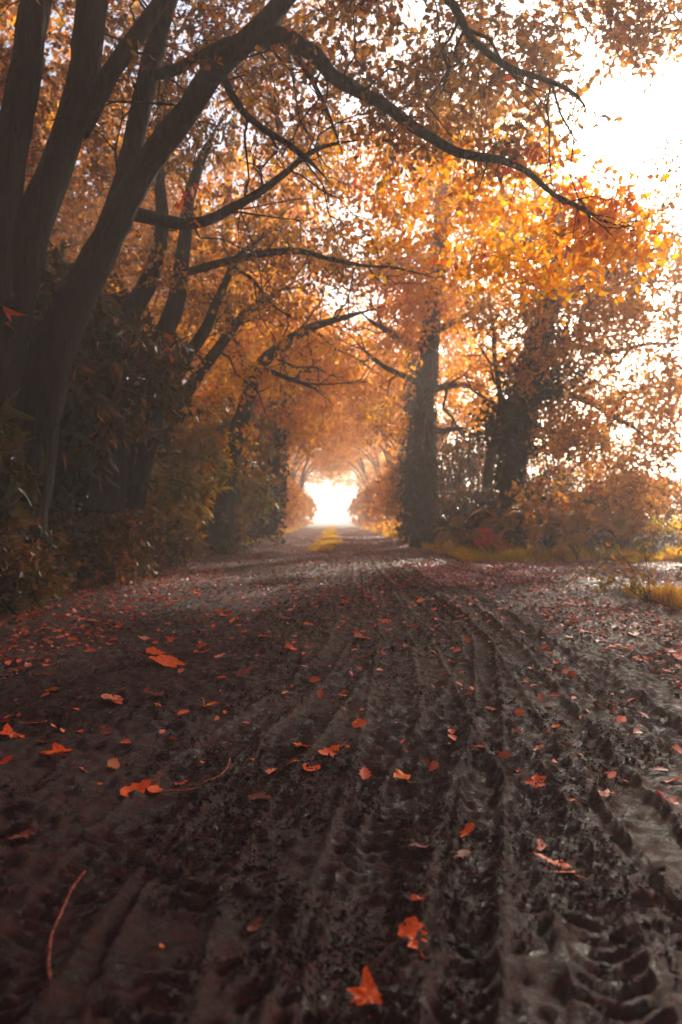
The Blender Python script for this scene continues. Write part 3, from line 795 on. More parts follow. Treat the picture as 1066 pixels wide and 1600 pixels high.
# unseen trees added beside and behind the camera to shade the track
for i, (x, y, s, rz) in enumerate([(-4.5, .4, 1.05, .1), (4.7, .2, 1.05, math.pi), (-4.3, -3.0, 1.0, .1), (4.6, -2.6, 1.0, math.pi - .1), (-4.5, -9, 1.05, .2), (4.8, -9.5, 1.05, math.pi)]):
    copy_thing(protos[i % 2], (x, y, float(top_z(x, y)[0])), rz, s, ['shady tree on the left bank beside the viewpoint, its crown overhead', 'shady tree on the right bank beside the viewpoint, its crown overhead', 'tree on the left bank behind the viewpoint', 'tree on the right bank behind the viewpoint',
               'farther tree on the left bank behind the viewpoint', 'farther tree on the right bank behind the viewpoint'][i], 'trees behind the viewpoint')


# ------------------------------------------------------------------ shrubs
def shrub(name, label, cx, cy, r, h, mat, tmpl, size, n, seed, group, stems=7, lean=(0, 0), wid=1.0, m=4, nl=9, ls=.3, near=True):
    rg = np.random.default_rng(seed); z0 = float(top_z(cx, cy)[0]) - .05
    root = empty(name, (cx, cy, z0), label, 'shrub', group)
    st = []
    for k in range(stems):
        a = rg.uniform(0, 6.28); q = rg.uniform(.2, .8) * r
        top = np.array([cx + lean[0] * h + q * math.cos(a), cy + lean[1] * h + q * math.sin(a), z0 + h * rg.uniform(.65, 1)])
        b = np.array([cx + .12 * rg.normal(), cy + .12 * rg.normal(), z0])
        mid = (b + top) / 2 + np.array([math.cos(a), math.sin(a), .5]) * .15 * r
        st.append(smooth_path([np.append(b, .018 * h ** .5), np.append(mid, .012 * h ** .5), np.append(top, .004)], .15, .02, rg))
        tube_obj('stem', [st[-1]], BARK, root, 5)
    T = []
    while len(T) < n:
        q = rg.normal(size=3); q /= np.linalg.norm(q); q *= rg.random() ** .4
        p = np.array([cx, cy, z0]) + np.array([q[0] * r, q[1] * r, h * (.52 + .5 * q[2])]); f = (p[2] - z0)
        p[0] += lean[0] * f; p[1] += lean[1] * f
        if vn(np.array([p[0] * 2.1 + seed]), np.array([p[2] * 2.1 + p[1]]), 3)[0] < .3: continue
        if p[2] < float(top_z(p[0], p[1])[0]) + .05: continue
        T.append(p)
    T = np.array(T); tw = []; pile = Pile()
    sprays(T, rg, m=m, ls=ls, nl=nl, size=size, tmpl=tmpl, pile=pile, twigs=tw if near else None, droop=.6, wid=wid)
    tag(tube_obj('twigs', grow(st, T, rg, rk=.007, seg=.15, minr=.003, maxr=.014) + tw, BARK, root, 3), kind='stuff')
    pile.build('foliage', mat, root)
    return root


SH = 'shrubs on the left bank'
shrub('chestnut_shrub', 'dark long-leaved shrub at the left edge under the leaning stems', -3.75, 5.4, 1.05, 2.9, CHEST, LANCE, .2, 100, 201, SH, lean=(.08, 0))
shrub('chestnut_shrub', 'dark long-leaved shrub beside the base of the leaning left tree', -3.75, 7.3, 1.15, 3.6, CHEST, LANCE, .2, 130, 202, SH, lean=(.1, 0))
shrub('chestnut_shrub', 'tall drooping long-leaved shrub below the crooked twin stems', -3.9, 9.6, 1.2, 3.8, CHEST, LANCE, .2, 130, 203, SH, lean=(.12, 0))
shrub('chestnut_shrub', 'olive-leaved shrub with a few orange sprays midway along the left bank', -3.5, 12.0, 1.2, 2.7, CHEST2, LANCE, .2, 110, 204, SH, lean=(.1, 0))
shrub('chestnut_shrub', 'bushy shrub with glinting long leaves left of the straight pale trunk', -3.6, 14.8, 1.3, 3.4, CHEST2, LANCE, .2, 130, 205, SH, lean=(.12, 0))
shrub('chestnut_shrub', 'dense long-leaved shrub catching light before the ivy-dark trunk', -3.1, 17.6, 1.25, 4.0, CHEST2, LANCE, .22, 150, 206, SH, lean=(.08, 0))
shrub('chestnut_shrub', 'dim shrub tucked high on the bank behind the front shrubs', -5.6, 8.5, 1.6, 3.0, CHEST, LANCE, .2, 110, 207, SH)
shrub('chestnut_shrub', 'dim broad shrub high on the bank behind the crooked stems', -6.4, 12.5, 1.9, 3.6, CHEST, LANCE, .22, 130, 208, SH)
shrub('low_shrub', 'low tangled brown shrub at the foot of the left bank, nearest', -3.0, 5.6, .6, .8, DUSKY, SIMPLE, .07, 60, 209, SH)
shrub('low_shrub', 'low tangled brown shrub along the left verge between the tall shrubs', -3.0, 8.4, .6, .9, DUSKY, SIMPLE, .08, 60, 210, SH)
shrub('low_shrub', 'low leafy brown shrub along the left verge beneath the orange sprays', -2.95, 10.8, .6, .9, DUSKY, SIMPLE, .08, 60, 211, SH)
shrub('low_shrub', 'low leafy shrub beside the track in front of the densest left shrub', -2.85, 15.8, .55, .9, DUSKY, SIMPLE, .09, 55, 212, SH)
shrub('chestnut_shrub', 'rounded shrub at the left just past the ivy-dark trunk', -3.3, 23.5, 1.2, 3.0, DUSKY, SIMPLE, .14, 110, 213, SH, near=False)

SR = 'shrubs on the right bank'
shrub('hazel_shrub', 'hazy brown thicket beside the track left of the tall ivy-wrapped trunk', 2.6, 25, 1.1, 3.4, RUST, SIMPLE, .13, 110, 221, SR, near=False, stems=9)
shrub('hazel_shrub', 'brown thicket between the tall ivy-wrapped trunk and the thin leaning trunk', 3.5, 20.5, 1.3, 3.4, DUSKY, SIMPLE, .1, 120, 222, SR, stems=9)
shrub('hazel_shrub', 'dark undergrowth bush below the thin leaning trunk', 3.3, 16.6, 1.1, 1.5, DUSKY, SIMPLE, .09, 110, 223, SR)
shrub('hazel_shrub', 'dark bush at the foot of the leaning ivy-smothered oak', 4.7, 16.3, 1.3, 1.7, DUSKY, SIMPLE, .09, 120, 224, SR)
shrub('hazel_shrub', 'loose bronze bush at the right end of the bracken', 6.3, 15.4, 1.1, 1.5, RUST, SIMPLE, .09, 110, 225, SR)
shrub('hazel_shrub', 'tall thin thicket seen between the two big ivy-clad trees', 4.4, 22.5, 1.7, 4.8, RUST, SIMPLE, .12, 150, 231, SR, near=False, stems=12)
shrub('hazel_shrub', 'tall dim thicket behind the ivy-smothered oak', 7.2, 21.5, 1.8, 3.6, RUST, SIMPLE, .12, 130, 232, SR, near=False, stems=12)
shrub('hazel_shrub', 'pale misted bush on the field edge behind the bracken', 8.2, 18.5, 1.4, 1.6, RUST, SIMPLE, .12, 90, 226, SR, near=False)
shr0 = shrub('hazel_shrub', 'pale bush under the first left tunnel tree', -3.3, 30, 1.3, 3.2, FARG, DIAM, .17, 120, 227, 'bushes along the tunnel sides', near=False)
for i, (y, sd, lab) in enumerate([(31, 1, 'pale bush under the first right tunnel tree'), (37, -1, 'misty bush between the second and third left tunnel trees'),
        (39, 1, 'misty bush under the second right tunnel tree'), (45, -1, 'hazy bush under the fourth left tunnel tree'), (48, 1, 'hazy bush beyond the third right tunnel tree'),
        (54, -1, 'faint bush under the fifth left tunnel tree'), (58, 1, 'faint bush beyond the fourth right tunnel tree'), (63, -1, 'ghostly bush before the left side of the opening'),
        (68, 1, 'ghostly bush before the right side of the opening'), (73, -1, 'farthest faint bush at the left foot of the opening'), (78, 1, 'farthest faint bush at the right foot of the opening')]):
    x = xc(y) + sd * (3.3 - .1 * (y > 50)); copy_thing(shr0, (x, y, float(top_z(x, y)[0]) - .05), i * 1.3, 1.1, lab)

# cluster of red leaves on the hanging twig at left
rt = ell(298, 305, 24, 34, 5.9, 6.2, 8, rng); pz = Pile(); tws = []
sprays(rt, rng, m=1, ls=.12, nl=2, size=.095, tmpl=LANCE, pile=pz, twigs=tws, wid=1.4, droop=1.2)
rr_ = empty('leafy_twig', tuple(rt[0]), 'small hanging twig with glowing red-orange leaves among the dark stems', 'twig')
tube_obj('twig', tws + [smooth_path([np.append(P(310, 215, 6.2), .006), np.append(P(300, 260, 6.2), .005), np.append(rt[0], .003)], .1)] , BARK, rr_, 4)
pz.build('leaves', REDL, rr_)


# ------------------------------------------------------------------ bracken
def bracken(label, x, y, s, nf, seed, mat=FERN):
    rg = np.random.default_rng(seed); z0 = float(top_z(x, y)[0]) - .03
    root = empty('bracken_fern', (x, y, z0), label, 'fern', 'bracken ferns below the ivy-clad trees')
    for k in range(nf):
        a = 2 * math.pi * k / nf + rg.uniform(-.4, .4); L = s * rg.uniform(.75, 1.15); up = rg.uniform(1.15, 1.7)
        n = 20; t = np.linspace(0, 1, n)
        rad_ = L * .62 * t ** 1.3; hz = L * (up * t - .95 * t ** 2.4)
        pts = np.stack([x + math.cos(a) * rad_, y + math.sin(a) * rad_, z0 + hz], 1)
        T = np.gradient(pts, axis=0); T /= np.linalg.norm(T, axis=1)[:, None]
        side = np.cross(T, [0, 0, 1.]); side /= np.linalg.norm(side, axis=1)[:, None]; up_ = np.cross(side, T)
        pile = Pile()
        for sg in (-1, 1):
            for i in range(6, n):
                l = L * .21 * math.sin(math.pi * (1 - (i - 5) / (n - 4)) ** .8 * .62 + .1)
                ax = (side[i] * sg * .9 + T[i] * .45 - up_[i] * .15); ax /= np.linalg.norm(ax)
                m = 9; u = np.linspace(.08, .95, m)
                for s2 in (-1, 1):
                    ps = pts[i] + ax * l * u[:, None]
                    a2 = np.tile(T[i] * s2 + ax * .5, (m, 1))
                    pile.add(DIAM, ps, frames_n(a2, np.tile(up_[i], (m, 1)) + rg.normal(size=(m, 3)) * .2), np.stack([l * .33 * (1.1 - u), l * .3 * (1.1 - u) + .004, l * .2 * np.ones(m)], 1))
        fr = pile.build('frond', mat if k % 3 else [FERN, CHEST, FERN][k // 3 % 3], root)
        tube_obj('stalk', [(pts - 0, np.linspace(.006, .002, n) * s)], BARK2, fr if False else root, 4)
    return root


ferns = [('large arching bracken with drooping rusty fronds right of the ivy-smothered oak', 4.15, 13.7, 1.3, 9), ('tall bracken beside the largest one, half green', 5.0, 14.2, 1.25, 8),
         ('bright orange bracken low in front of the dark bush', 2.95, 13.5, .65, 8), ('red-brown bracken drooping over the grass edge', 4.55, 13.2, .95, 8),
         ('olive bracken at the foot of the ivy-smothered oak', 3.6, 14.6, 1.1, 8), ('small bracken fading at the right end of the bank', 5.7, 13.8, .9, 7),
         ('brown bracken beside the tall ivy-wrapped trunk', 2.75, 16.0, .95, 8), ('shaded bracken between brown bushes', 3.0, 15.0, .8, 7)]
for i, (lab, x, y, s, nf) in enumerate(ferns): bracken(lab, x, y, s * 1.25, nf, 300 + i, REDL if i == 2 else FERN)


# ------------------------------------------------------------------ grass and low growth
def grass(label, X, Y, hmin, hmax, mat, seed, name='grass', wide=1.0):
    rg = np.random.default_rng(seed); n = len(X)
    Z = top_z(X, Y) - .01
    ax = rg.normal(size=(n, 3)) * .45; ax[:, 2] = 1
    cl = vn(X * 3.1, Y * 2.3, seed + 60) * .65 + vn(X * 9, Y * 9, seed + 70) * .35; kp = cl > .36
    X, Y, Z, ax, cl = X[kp], Y[kp], Z[kp], ax[kp], cl[kp]; n = len(X)
    h = rg.uniform(hmin, hmax, n) * (.35 + 1.5 * (cl - .3) * 1.6); p = Pile()
    p.add(BLADE, np.stack([X, Y, Z], 1), frames(ax, rg), np.stack([h, h * wide * rg.uniform(.7, 1.4, n), h], 1))
    o = p.build(name, mat); return tag(o, label, kind='stuff')


rgg = np.random.default_rng(50)
# central strip
n = 30000; Y = 17 + (80 - 17) * rgg.random(n) ** 1.7; X = xc(Y) - .22 + .12 * np.sin(Y * .9) + rgg.normal(size=n) * .17 * ss(16, 19, Y)
grass('golden grass strip along the middle of the track near the tunnel', X, Y, .05, .11, GRASSM, 1, wide=1.8)
# right verge
n = 60000; Y = 12.6 + (60 - 12.6) * rgg.random(n) ** 2; X = xc(Y) + 2.5 + np.abs(rgg.normal(size=n)) * .5
grass('golden grass verge along the right of the track below the ivy-clad trees', X, Y, .06, .24, GRASSM, 2, wide=1.6)
n = 26000; X = 2.9 + 9 * rgg.random(n) ** 1.2; Y = 12.75 + .9 * np.exp(-(X - 2.8) / 1.4) + np.abs(rgg.normal(size=n)) * .35
grass('pale orange grass edge on the far side of the forking track', X, Y, .06, .26, GRASSM, 3, wide=1.4)
# left verge
n = 22000; Y = 5 + 50 * rgg.random(n) ** 1.5; X = xc(Y) - 2.75 - np.abs(rgg.normal(size=n)) * .3
k = Y > 13
grass('yellowed grass verge along the far left side of the track', X[k], Y[k], .06, .2, GRASSM, 4, wide=1.6)
grass('dull brown grass at the foot of the left bank', X[~k], Y[~k], .05, .2, DGRASS, 5)
# right bank mound
n = 30000; X = 3.0 + 3.5 * rgg.random(n) ** 1.3; Y = 4.6 + 2.6 * rgg.random(n)
grass('golden grass mound at the right edge below the brambles', X, Y, .05, .15, GRASSM, 6, wide=1.5)
# field beyond
n = 30000; X = 7 + 22 * rgg.random(n); Y = 13 + 22 * rgg.random(n)
grass('pale grass of the misty field on the right', X, Y, .15, .45, GRASSM, 7, wide=2)

# ground-hugging leaves on the banks
def cover(label, X, Y, size, mat, seed, hmax=.25, tmpl=SIMPLE, name='undergrowth'):
    rg = np.random.default_rng(seed); n = len(X); Z = top_z(X, Y) + rg.random(n) ** 2 * hmax
    ax = rg.normal(size=(n, 3)); ax[:, 2] *= .6; nm = rg.normal(size=(n, 3)) * .7; nm[:, 2] += 1
    p = Pile(); p.add(tmpl, np.stack([X, Y, Z], 1), frames_n(ax, nm), size * rg.uniform(.6, 1.3, n))
    return tag(p.build(name, mat), label, kind='stuff')


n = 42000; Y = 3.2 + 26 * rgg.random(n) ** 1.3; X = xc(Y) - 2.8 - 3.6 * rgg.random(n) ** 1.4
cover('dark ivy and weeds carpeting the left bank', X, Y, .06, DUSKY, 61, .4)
n = 9000; Y = 13.6 + 10 * rgg.random(n); X = xc(Y) + 3.1 + 5 * rgg.random(n) ** 1.2
cover('brown weeds and dead leaves under the ivy-clad trees', X, Y, .08, DUSKY, 62, .35)


# ------------------------------------------------------------------ brambles at right
def bramble(label, x, y, stems, seed, mat):
    rg = np.random.default_rng(seed); z0 = float(top_z(x, y)[0]) - .03
    root = empty('bramble', (x, y, z0), label, 'plant', 'brambles on the right bank')
    pile = Pile()
    for (dx, dy, h, curve) in stems:
        pts, rad = smooth_path([(x, y, z0, .005), (x + dx * .35, y + dy * .4, z0 + h * .6, .004), (x + dx * .75, y + dy * .8, z0 + h, .003), (x + dx, y + dy, z0 + h - curve, .0018)], .04, .006, rg)
        tube_obj('stem', [(pts, rad)], BARK2, root, 5)
        k = rg.integers(len(pts) // 4, len(pts), 44); n = len(k)
        ax = rg.normal(size=(n, 3)); p0 = pts[k] + rg.normal(size=(n, 3)) * .03
        pile.add(SIMPLE, p0, frames_n(ax, rg.normal(size=(n, 3)) * .5 + [0, 0, 1]), np.stack([rg.uniform(.035, .075, n)] * 2 + [np.full(n, .04)], 1) * [1, 1.3, 1])
    pile.build('leaves', mat, root)
    return root


BRM = leaf_mat('bramble_leaf', [(.1, (.16, .15, .025)), (.5, (.34, .22, .03)), (.9, (.45, .12, .03))], .45)
bramble('thin-stemmed bramble reaching left over the forking track', 2.95, 6.5, [(-.55, 0, .42, .12), (-.75, .2, .34, .16), (-.35, .3, .55, .05), (-.2, -.2, .6, .0), (-.6, -.2, .25, .1)], 401, BRM)
bramble('upright leafy bramble at the right edge, tallest of the three', 3.35, 6.3, [(.1, 0, .95, .02), (-.15, .1, .8, .02), (.3, .1, .85, .1), (.2, -.2, .7, .02), (.4, -.1, .55, .1), (-.2, -.1, .6, 0)], 402, BRM)
bramble('low bushy bramble on the grass mound by the right edge', 3.05, 5.6, [(.2, 0, .5, .05), (-.25, .1, .4, .1), (.4, .1, .45, .1), (.3, -.2, .35, .1), (.1, .2, .5, .05), (-.1, -.1, .3, .05)], 403, BRM)
shrub('low_shrub', 'small yellow-green bush on the mound at the right edge', 3.75, 6.0, .55, .62, BRM, SIMPLE, .055, 90, 404, 'brambles on the right bank', m=4, ls=.16)

# ------------------------------------------------------------------ fallen leaves
def flat_leaf(kind, seed):
    rg = np.random.default_rng(seed)
    if kind == 'maple':
        ang = np.radians([-150, -128, -105, -88, -70, -52, -36, -20, -8, 0, 8, 20, 36, 52, 70, 88, 105, 128, 150])
        rad_ = np.array([.25, .42, .62, .42, .78, .55, .5, .62, .95, 1.1, .95, .62, .5, .55, .78, .42, .62, .42, .25]) * .5
        rad_ = rad_ * rg.uniform(.85, 1.12, len(rad_))
        o = np.stack([rad_ * np.cos(ang), rad_ * np.sin(ang)], 1)
    else:
        hw = np.array([.04, .2, .13, .3, .19, .33, .22, .17]); hx = np.array([.05, .2, .3, .45, .55, .7, .82, .93])
        if kind == 'oval': hw = np.array([.08, .2, .27, .3, .28, .22, .13, .05])
        hw = hw * rg.uniform(.85, 1.15, 8)
        o = np.concatenate([np.stack([hx, hw], 1), [[1, 0]], np.stack([hx, -hw], 1)[::-1]]) - [.5, 0]
        o = np.concatenate([[[-.5, 0]], o])
    inner = o * .5
    V = np.concatenate([[[0, 0]], inner, o]); n = len(o)
    c1, c2 = rg.uniform(-.45, .45, 2); c1 = abs(c1) + .05; tw = rg.uniform(-.35, .35)
    z = c1 * V[:, 0] ** 2 * .8 + c2 * V[:, 1] ** 2 * 1.6 + tw * V[:, 0] * V[:, 1] + rg.normal(size=len(V)) * .018
    V3 = np.stack([V[:, 0], V[:, 1], z], 1)
    Fc = []
    closed = range(n) if kind != 'maple' else range(n - 1)
    for i in closed:
        j = (i + 1) % n
        Fc.append((0, 1 + i, 1 + j)); Fc.append((1 + i, 1 + n + i, 1 + n + j)); Fc.append((1 + i, 1 + n + j, 1 + j))
    # petiole, a thin flat strip bent upward
    b = len(V3); x0 = -.5 if kind != 'maple' else -.05
    pts = np.array([(x0 - t * .4, .02 * math.sin(t * 3), (z[1] if kind != 'maple' else 0) + .10 * t * t + .003) for t in np.linspace(0, 1, 4)])
    ring = []
    for p in pts:
        for (dy, dz) in ((.012, 0), (-.006, .010), (-.006, -.010)): ring.append(p + [0, dy, dz])
    V3 = np.concatenate([V3, ring])
    for i in range(3):
        for j in range(3):
            a, a2 = b + i * 3 + j, b + i * 3 + (j + 1) % 3
            Fc.append((a, a2, a2 + 3)); Fc.append((a, a2 + 3, a + 3))
    me = bpy.data.meshes.new('fallen_leaf'); me.from_pydata([tuple(v) for v in V3], [], Fc)
    me.polygons.foreach_set('use_smooth', [True] * len(me.polygons)); me.update(); return me


LM = {}
for mt_n, mt in (('o', F_ORANGE), ('y', F_YELLOW), ('r', F_RED), ('p', F_PALE), ('d', F_DULL)):
    for kind in ('maple', 'oak', 'oval'):
        for v in range(2):
            me = flat_leaf(kind, 500 + v * 7 + len(kind)); me.materials.append(mt); LM[(mt_n, kind, v)] = me
CN = {'o': 'bright orange', 'y': 'amber', 'r': 'red', 'p': 'pale pink', 'd': 'dull brown'}


def put_leaf(x, y, size, key, label, rg, group='fallen leaves on the muddy track', tilt=.16):
    me = LM[key]; o = bpy.data.objects.new('fallen_leaf', me)
    q = np.array([top_z(x + a, y + b)[0] for a, b in ((0, 0), (size * .3, 0), (-size * .3, 0), (0, size * .3), (0, -size * .3))])
    o.rotation_euler = (rg.normal() * tilt, rg.normal() * tilt, rg.uniform(0, 6.28)); o.scale = (size,) * 3
    R = np.array(o.rotation_euler.to_matrix()); V = np.empty(len(me.vertices) * 3, np.float32); me.vertices.foreach_get('co', V)
    zz = (V.reshape(-1, 3) @ R.T)[:, 2] * size
    o.location = (x, y, np.sort(q)[3] - np.percentile(zz, 12))
    return tag(link(o), label, 'leaf', group)


rgl = np.random.default_rng(77)
big = [(82, 1082, 30, 'y', 'oval', 'folded amber leaf standing up near the left edge'),
       (320, 1102, 42, 'y', 'maple', 'bright amber leaf lying alone left of the treaded tyre rut'),
       (178, 1093, 56, 'p', 'oval', 'long pale shrivelled leaf between the folded amber leaf and the lone amber one'),
       (22, 1152, 58, 'o', 'maple', 'large lobed orange leaf at the left edge'),
       (62, 1130, 34, 'o', 'oak', 'smaller orange leaf touching the top of the large lobed one at left'),
       (95, 1172, 52, 'o', 'maple', 'lobed orange leaf with a pointed tip right of the large one at left edge'),
       (8, 1190, 26, 'r', 'oak', 'reddish leaf cut by the left edge below the large lobed leaf'),
       (246, 1021, 40, 'o', 'oak', 'raised orange leaf above a flat one in the left middle of the track'),
       (262, 1036, 54, 'o', 'oval', 'long flat orange leaf just below the raised leaf'),
       (455, 1018, 34, 'o', 'oak', 'twisted orange leaf left of the centre ruts'),
       (345, 1025, 24, 'p', 'oak', 'small pale crumpled leaf in the left middle of the track'),
       (215, 1234, 50, 'o', 'oak', 'curled orange leaf at the left end of the bent twig'),
       (243, 1230, 34, 'o', 'oval', 'rounded orange leaf joined to the curled one by the bent twig'),
       (375, 1055, 48, 'd', 'maple', 'dull brown flattened leaf pressed into the mud left of centre'),
       (255, 1087, 38, 'd', 'maple', 'dull reddish leaf beside the long pale shrivelled leaf'),
       (472, 1169, 46, 'o', 'oval', 'left leaf of the cluster of three beside the treaded rut'),
       (516, 1174, 44, 'o', 'oak', 'right leaf of the cluster of three beside the treaded rut'),
       (487, 1196, 40, 'o', 'oval', 'lowest, shiniest leaf of the cluster of three'),
       (541, 1088, 26, 'y', 'oval', 'small amber leaf standing in the middle rut'),
       (560, 1133, 30, 'o', 'oval', 'small flat orange leaf just above the cluster of three'),
       (627, 1210, 40, 'y', 'oval', 'smooth amber-orange leaf in the middle of the track, below centre'),
       (770, 1102, 30, 'p', 'oak', 'pale curled leaf with an amber edge beside the ridge'),
       (833, 1215, 48, 'o', 'maple', 'ragged orange leaf right of the white-edged ridge'),
       (838, 1166, 26, 'p', 'oak', 'small pale orange leaf above the ragged one'),
       (890, 1245, 20, 'y', 'oval', 'small upright amber leaf right of the ragged orange one'),
       (867, 1130, 22, 'o', 'oval', 'little tilted orange leaf in the right-hand rut'),
       (953, 1081, 18, 'o', 'oval', 'little upright orange leaf in the dark mud at right'),
       (977, 1209, 24, 'r', 'oval', 'upright red leaf near the right edge'),
       (948, 1234, 38, 'p', 'maple', 'pale pinkish leaf flattened near the right edge'),
       (1050, 1214, 38, 'o', 'oak', 'orange leaf at the right edge, upper of two'),
       (1046, 1253, 38, 'r', 'maple', 'red-brown lobed leaf at the right edge, lower of two'),
       (726, 1297, 38, 'o', 'oak', 'orange leaf beside the ridge, below the centre of the track'),
       (660, 1322, 52, 'd', 'maple', 'dark sunken leaf left of the ridge'),
       (718, 1329, 34, 'd', 'oak', 'small dark leaf beneath the orange one beside the ridge'),
       (862, 1336, 66, 'o', 'oval', 'long curved orange leaf in the lower right'),
       (842, 1310, 28, 'p', 'oval', 'small pale leaf resting on top of the long curved one'),
       (652, 1417, 38, 'r', 'oak', 'red leaf above the long thin orange leaf near the bottom'),
       (645, 1460, 74, 'o', 'oak', 'long thin orange leaf lying flat near the bottom'),
       (575, 1542, 66, 'o', 'maple', 'blurred lobed orange leaf at the very bottom, nearest of all'),
       (47, 1302, 42, 'd', 'maple', 'dim brown leaf in shadow at the lower left'),
       (400, 1430, 30, 'd', 'oak', 'dim reddish fragment in the lower left mud'),
       (255, 1463, 12, 'y', 'oval', 'tiny amber dot of a leaf in the lower left mud'),
       (405, 1235, 48, 'd', 'maple', 'dark curled leaf in the rut right of the bent twig'),
       (285, 1215, 22, 'r', 'oak', 'small red leaf just above the bent twig'),
       (155, 1223, 14, 'y', 'oval', 'tiny amber leaf left of the bent twig'),
       (165, 1142, 34, 'd', 'oak', 'dim red leaf right of the pointed lobed leaf at left'),
       (600, 971, 24, 'o', 'oval', 'thin orange leaf on the middle ridge far up the track'),
       (565, 998, 36, 'r', 'oval', 'long thin red leaf lying crosswise in the middle ruts'),
       (1000, 1033, 26, 'o', 'oak', 'orange leaf in the dark litter near the right edge'),
       (658, 941, 20, 'y', 'oval', 'small amber leaf high on the track right of centre'),
       (833, 1042, 24, 'p', 'maple', 'pale orange leaf where the right ruts spread'),
       (995, 1115, 22, 'd', 'maple', 'dark red leaf standing in the mud at right'),
       (372, 966, 28, 'o', 'maple', 'orange leaf on the left of the track among small scattered ones'),
       (990, 1000, 26, 'p', 'oak', 'pale leaf in the dark litter right of the fork')]
for px, py, wpx, c, kind, lab in big:
    x, y = g2(px, py); put_leaf(x, y, wpx * y / F * (1.35 if kind == 'maple' else 1.1), (c, kind, int(rgl.integers(2))), lab, rgl)
zones = [((-3, -1.3), (3.2, 7.5), 62, 'small fallen leaf among the scatter on the left third of the track'),
         ((-1.3, .6), (3.4, 9), 60, 'small fallen leaf among the scatter left of the middle ruts'),
         ((.6, 2.1), (3.2, 9), 48, 'small fallen leaf among the scatter between the right-hand ruts'),
         ((2.0, 4.6), (3.2, 7), 60, 'small fallen leaf among the glossy litter below the right bank'),]
for (a, b), (c, d_), n, lab in zones:
    for i in range(n):
        x = rgl.uniform(a, b); y = c + (d_ - c) * rgl.random() ** .8
        if x > 2.7 and y > 5.6: y = rgl.uniform(3, 5.4)
        col = rgl.choice(list('oyrpd'), p=[.34, .12, .24, .08, .22])
        put_leaf(x, y, rgl.uniform(.065, .13), (col, str(rgl.choice(['maple', 'oak', 'oval'])), int(rgl.integers(2))), lab, rgl, group='scattered small leaves: ' + lab.split('scatter ')[-1].split('among the ')[-1])


def litter(label, X, Y, size, seed):
    rg = np.random.default_rng(seed); n = len(X); Z = top_z(X, Y) + .006 + rg.random(n) * .012
    ax = rg.normal(size=(n, 3)); ax[:, 2] *= .2; nm = rg.normal(size=(n, 3)) * .35; nm[:, 2] += 1
    p = Pile(); p.add(OAK, np.stack([X, Y, Z], 1), frames_n(ax, nm), size * rg.uniform(.5, 1.3, n))
    return tag(p.build('leaf_litter', LITTER), label, kind='stuff')


n = 34000; Y = 2.2 + 62 * rgg.random(n) ** 1.35; X = xc(Y) + rgg.uniform(-2.9, 2.7, n)
k = rgg.random(n) < .11 + .89 * ss(2.5, 14, Y) ; X = X[k]; Y = Y[k]
litter('red and brown leaf litter speckling the far track', X, Y, .052, 71)
n = 4500; X = 2.2 + 8 * rgg.random(n) ** 1.3; Y = 7.3 + 5.2 * rgg.random(n)
litter('reddish leaf litter on the forking track', X, Y, .045, 72)
n = 16000; X = 1.2 + 12 * rgg.random(n) ** 1.3; Y = 8.0 + 4.7 * rgg.random(n)
k = vn(X * 1.2, Y * 1.2, 95) * .6 + .5 * ss(8, 9.5, Y) > .4; X = X[k]; Y = Y[k]; n = len(X)
rg9 = np.random.default_rng(9); ax = rg9.normal(size=(n, 3)); ax[:, 2] *= .2; nm = rg9.normal(size=(n, 3)) * .4; nm[:, 2] += 1
p = Pile(); p.add(OAK, np.stack([X, Y, top_z(X, Y) + .008 + rg9.random(n) * .01], 1), frames_n(ax, nm), .045 * rg9.uniform(.5, 1.3, n))
tag(p.build('leaf_litter', PALEL), 'pale pinkish wet leaf litter covering the forking track', kind='stuff')
n = 2600; X = 1.6 + 2.6 * rgg.random(n); Y = 3 + 3.6 * rgg.random(n)
litter('dark broken leaf litter below the right bank', X, Y, .04, 73)
n = 2600; Y = 2.2 + 9 * rgg.random(n) ** 1.2; X = -1.6 - 1.6 * rgg.random(n)
litter('dark broken leaf litter along the left of the track', X, Y, .045, 74)

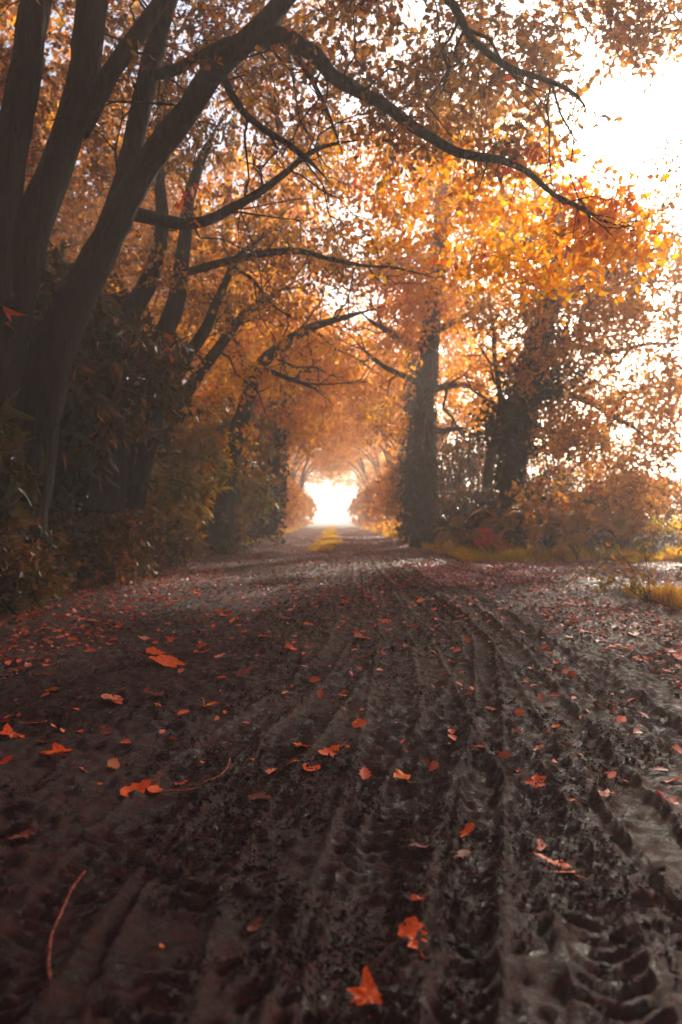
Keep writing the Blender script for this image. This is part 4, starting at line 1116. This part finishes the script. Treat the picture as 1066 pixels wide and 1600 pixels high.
# crumbs of mud thrown up by the tyres
CLOD = (np.array([(.5, .1, 0), (-.45, .15, .05), (0, .5, -.1), (.1, -.42, .05), (0, .1, .42), (.05, 0, -.4)]), [(4, 0, 2), (4, 2, 1), (4, 1, 3), (4, 3, 0), (5, 2, 0), (5, 1, 2), (5, 3, 1), (5, 0, 3)])
n = 70000; Y = .95 * np.exp(rgg.random(n) * 2.3); X = rgg.uniform(-1, 1, n) * (.25 + Y * .52)
k = (np.abs(X) < 2.6) & (vn(X * 5, Y * 3, 91) + .6 * vn(X * 14, Y * 9, 92) > .72 + .35 * rgg.random(n)); X = X[k]; Y = Y[k]; n = len(X)
sz = np.clip(np.exp(rgg.normal(size=n) * .45) * .0065, .003, .02) * (.75 + .14 * Y)
p = Pile(); p.add(CLOD, np.stack([X, Y, top_z(X, Y) + sz * .2], 1), frames(rgg.normal(size=(n, 3)), rgg), np.stack([sz * 1.5, sz, sz * .8], 1))
tag(p.build('mud_crumbs', MUD), 'small crumbs of dark mud along the tyre ruts', kind='stuff')

# twigs on the mud
def stick(label, pts, r):
    q = []
    for px, py in pts:
        x, y = g2(px, py); q.append((x, y, float(top_z(x, y)[0]) + r * 2.2, r))
    q[-1] = (*q[-1][:3], r * .5)
    p, rad = smooth_path(q, .02, .002)
    p[:, 2] = np.maximum(p[:, 2], top_z(p[:, 0], p[:, 1]) + rad)
    o = tube_obj('twig', [(p, rad)], TWIG, None, 6, .08, origin=p[0]); return tag(o, label, 'twig', 'twigs lying on the track')


TWIG = bark_mat('red_twig', (.16, .05, .035), (.28, .08, .05))
stick('bent reddish twig joined to the curled leaf, left of the treaded rut', [(258, 1232), (300, 1228), (340, 1218), (356, 1200), (360, 1190)], .0035)
stick('long curved reddish twig in the dark lower left corner', [(135, 1355), (108, 1395), (88, 1440), (80, 1490), (82, 1540)], .0028)
stick('straight twig lying crosswise in the middle ruts', [(540, 1031), (570, 1029), (600, 1027)], .004)
stick('dark thin twig across the right-hand ruts', [(930, 1105), (975, 1096), (1010, 1086)], .004)
stick('thin twig lying beside the right edge litter', [(1010, 1052), (1040, 1054), (1075, 1058)], .003)

# ------------------------------------------------------------------ haze
bm_v = np.array([(x, y, z) for x in (-410, 410) for y in (-410, 410) for z in (-1.2, 15.5)], float)
bm_q = [(0, 1, 3, 2), (4, 6, 7, 5), (0, 4, 5, 1), (2, 3, 7, 6), (0, 2, 6, 4), (1, 5, 7, 3)]
hm, ht, ho = nodes('mist')
pv = ht.nodes.new('ShaderNodeVolumePrincipled'); pv.inputs['Density'].default_value = HAZE
pv.inputs['Color'].default_value = (1, .95, .91, 1); pv.inputs['Anisotropy'].default_value = .32
ht.links.new(pv.outputs[0], ho.inputs['Volume'])
hz = quads_obj('haze', bm_v, bm_q, hm, smooth=False)
tag(hz, 'pale morning mist filling the wood and the tunnel', kind='stuff')
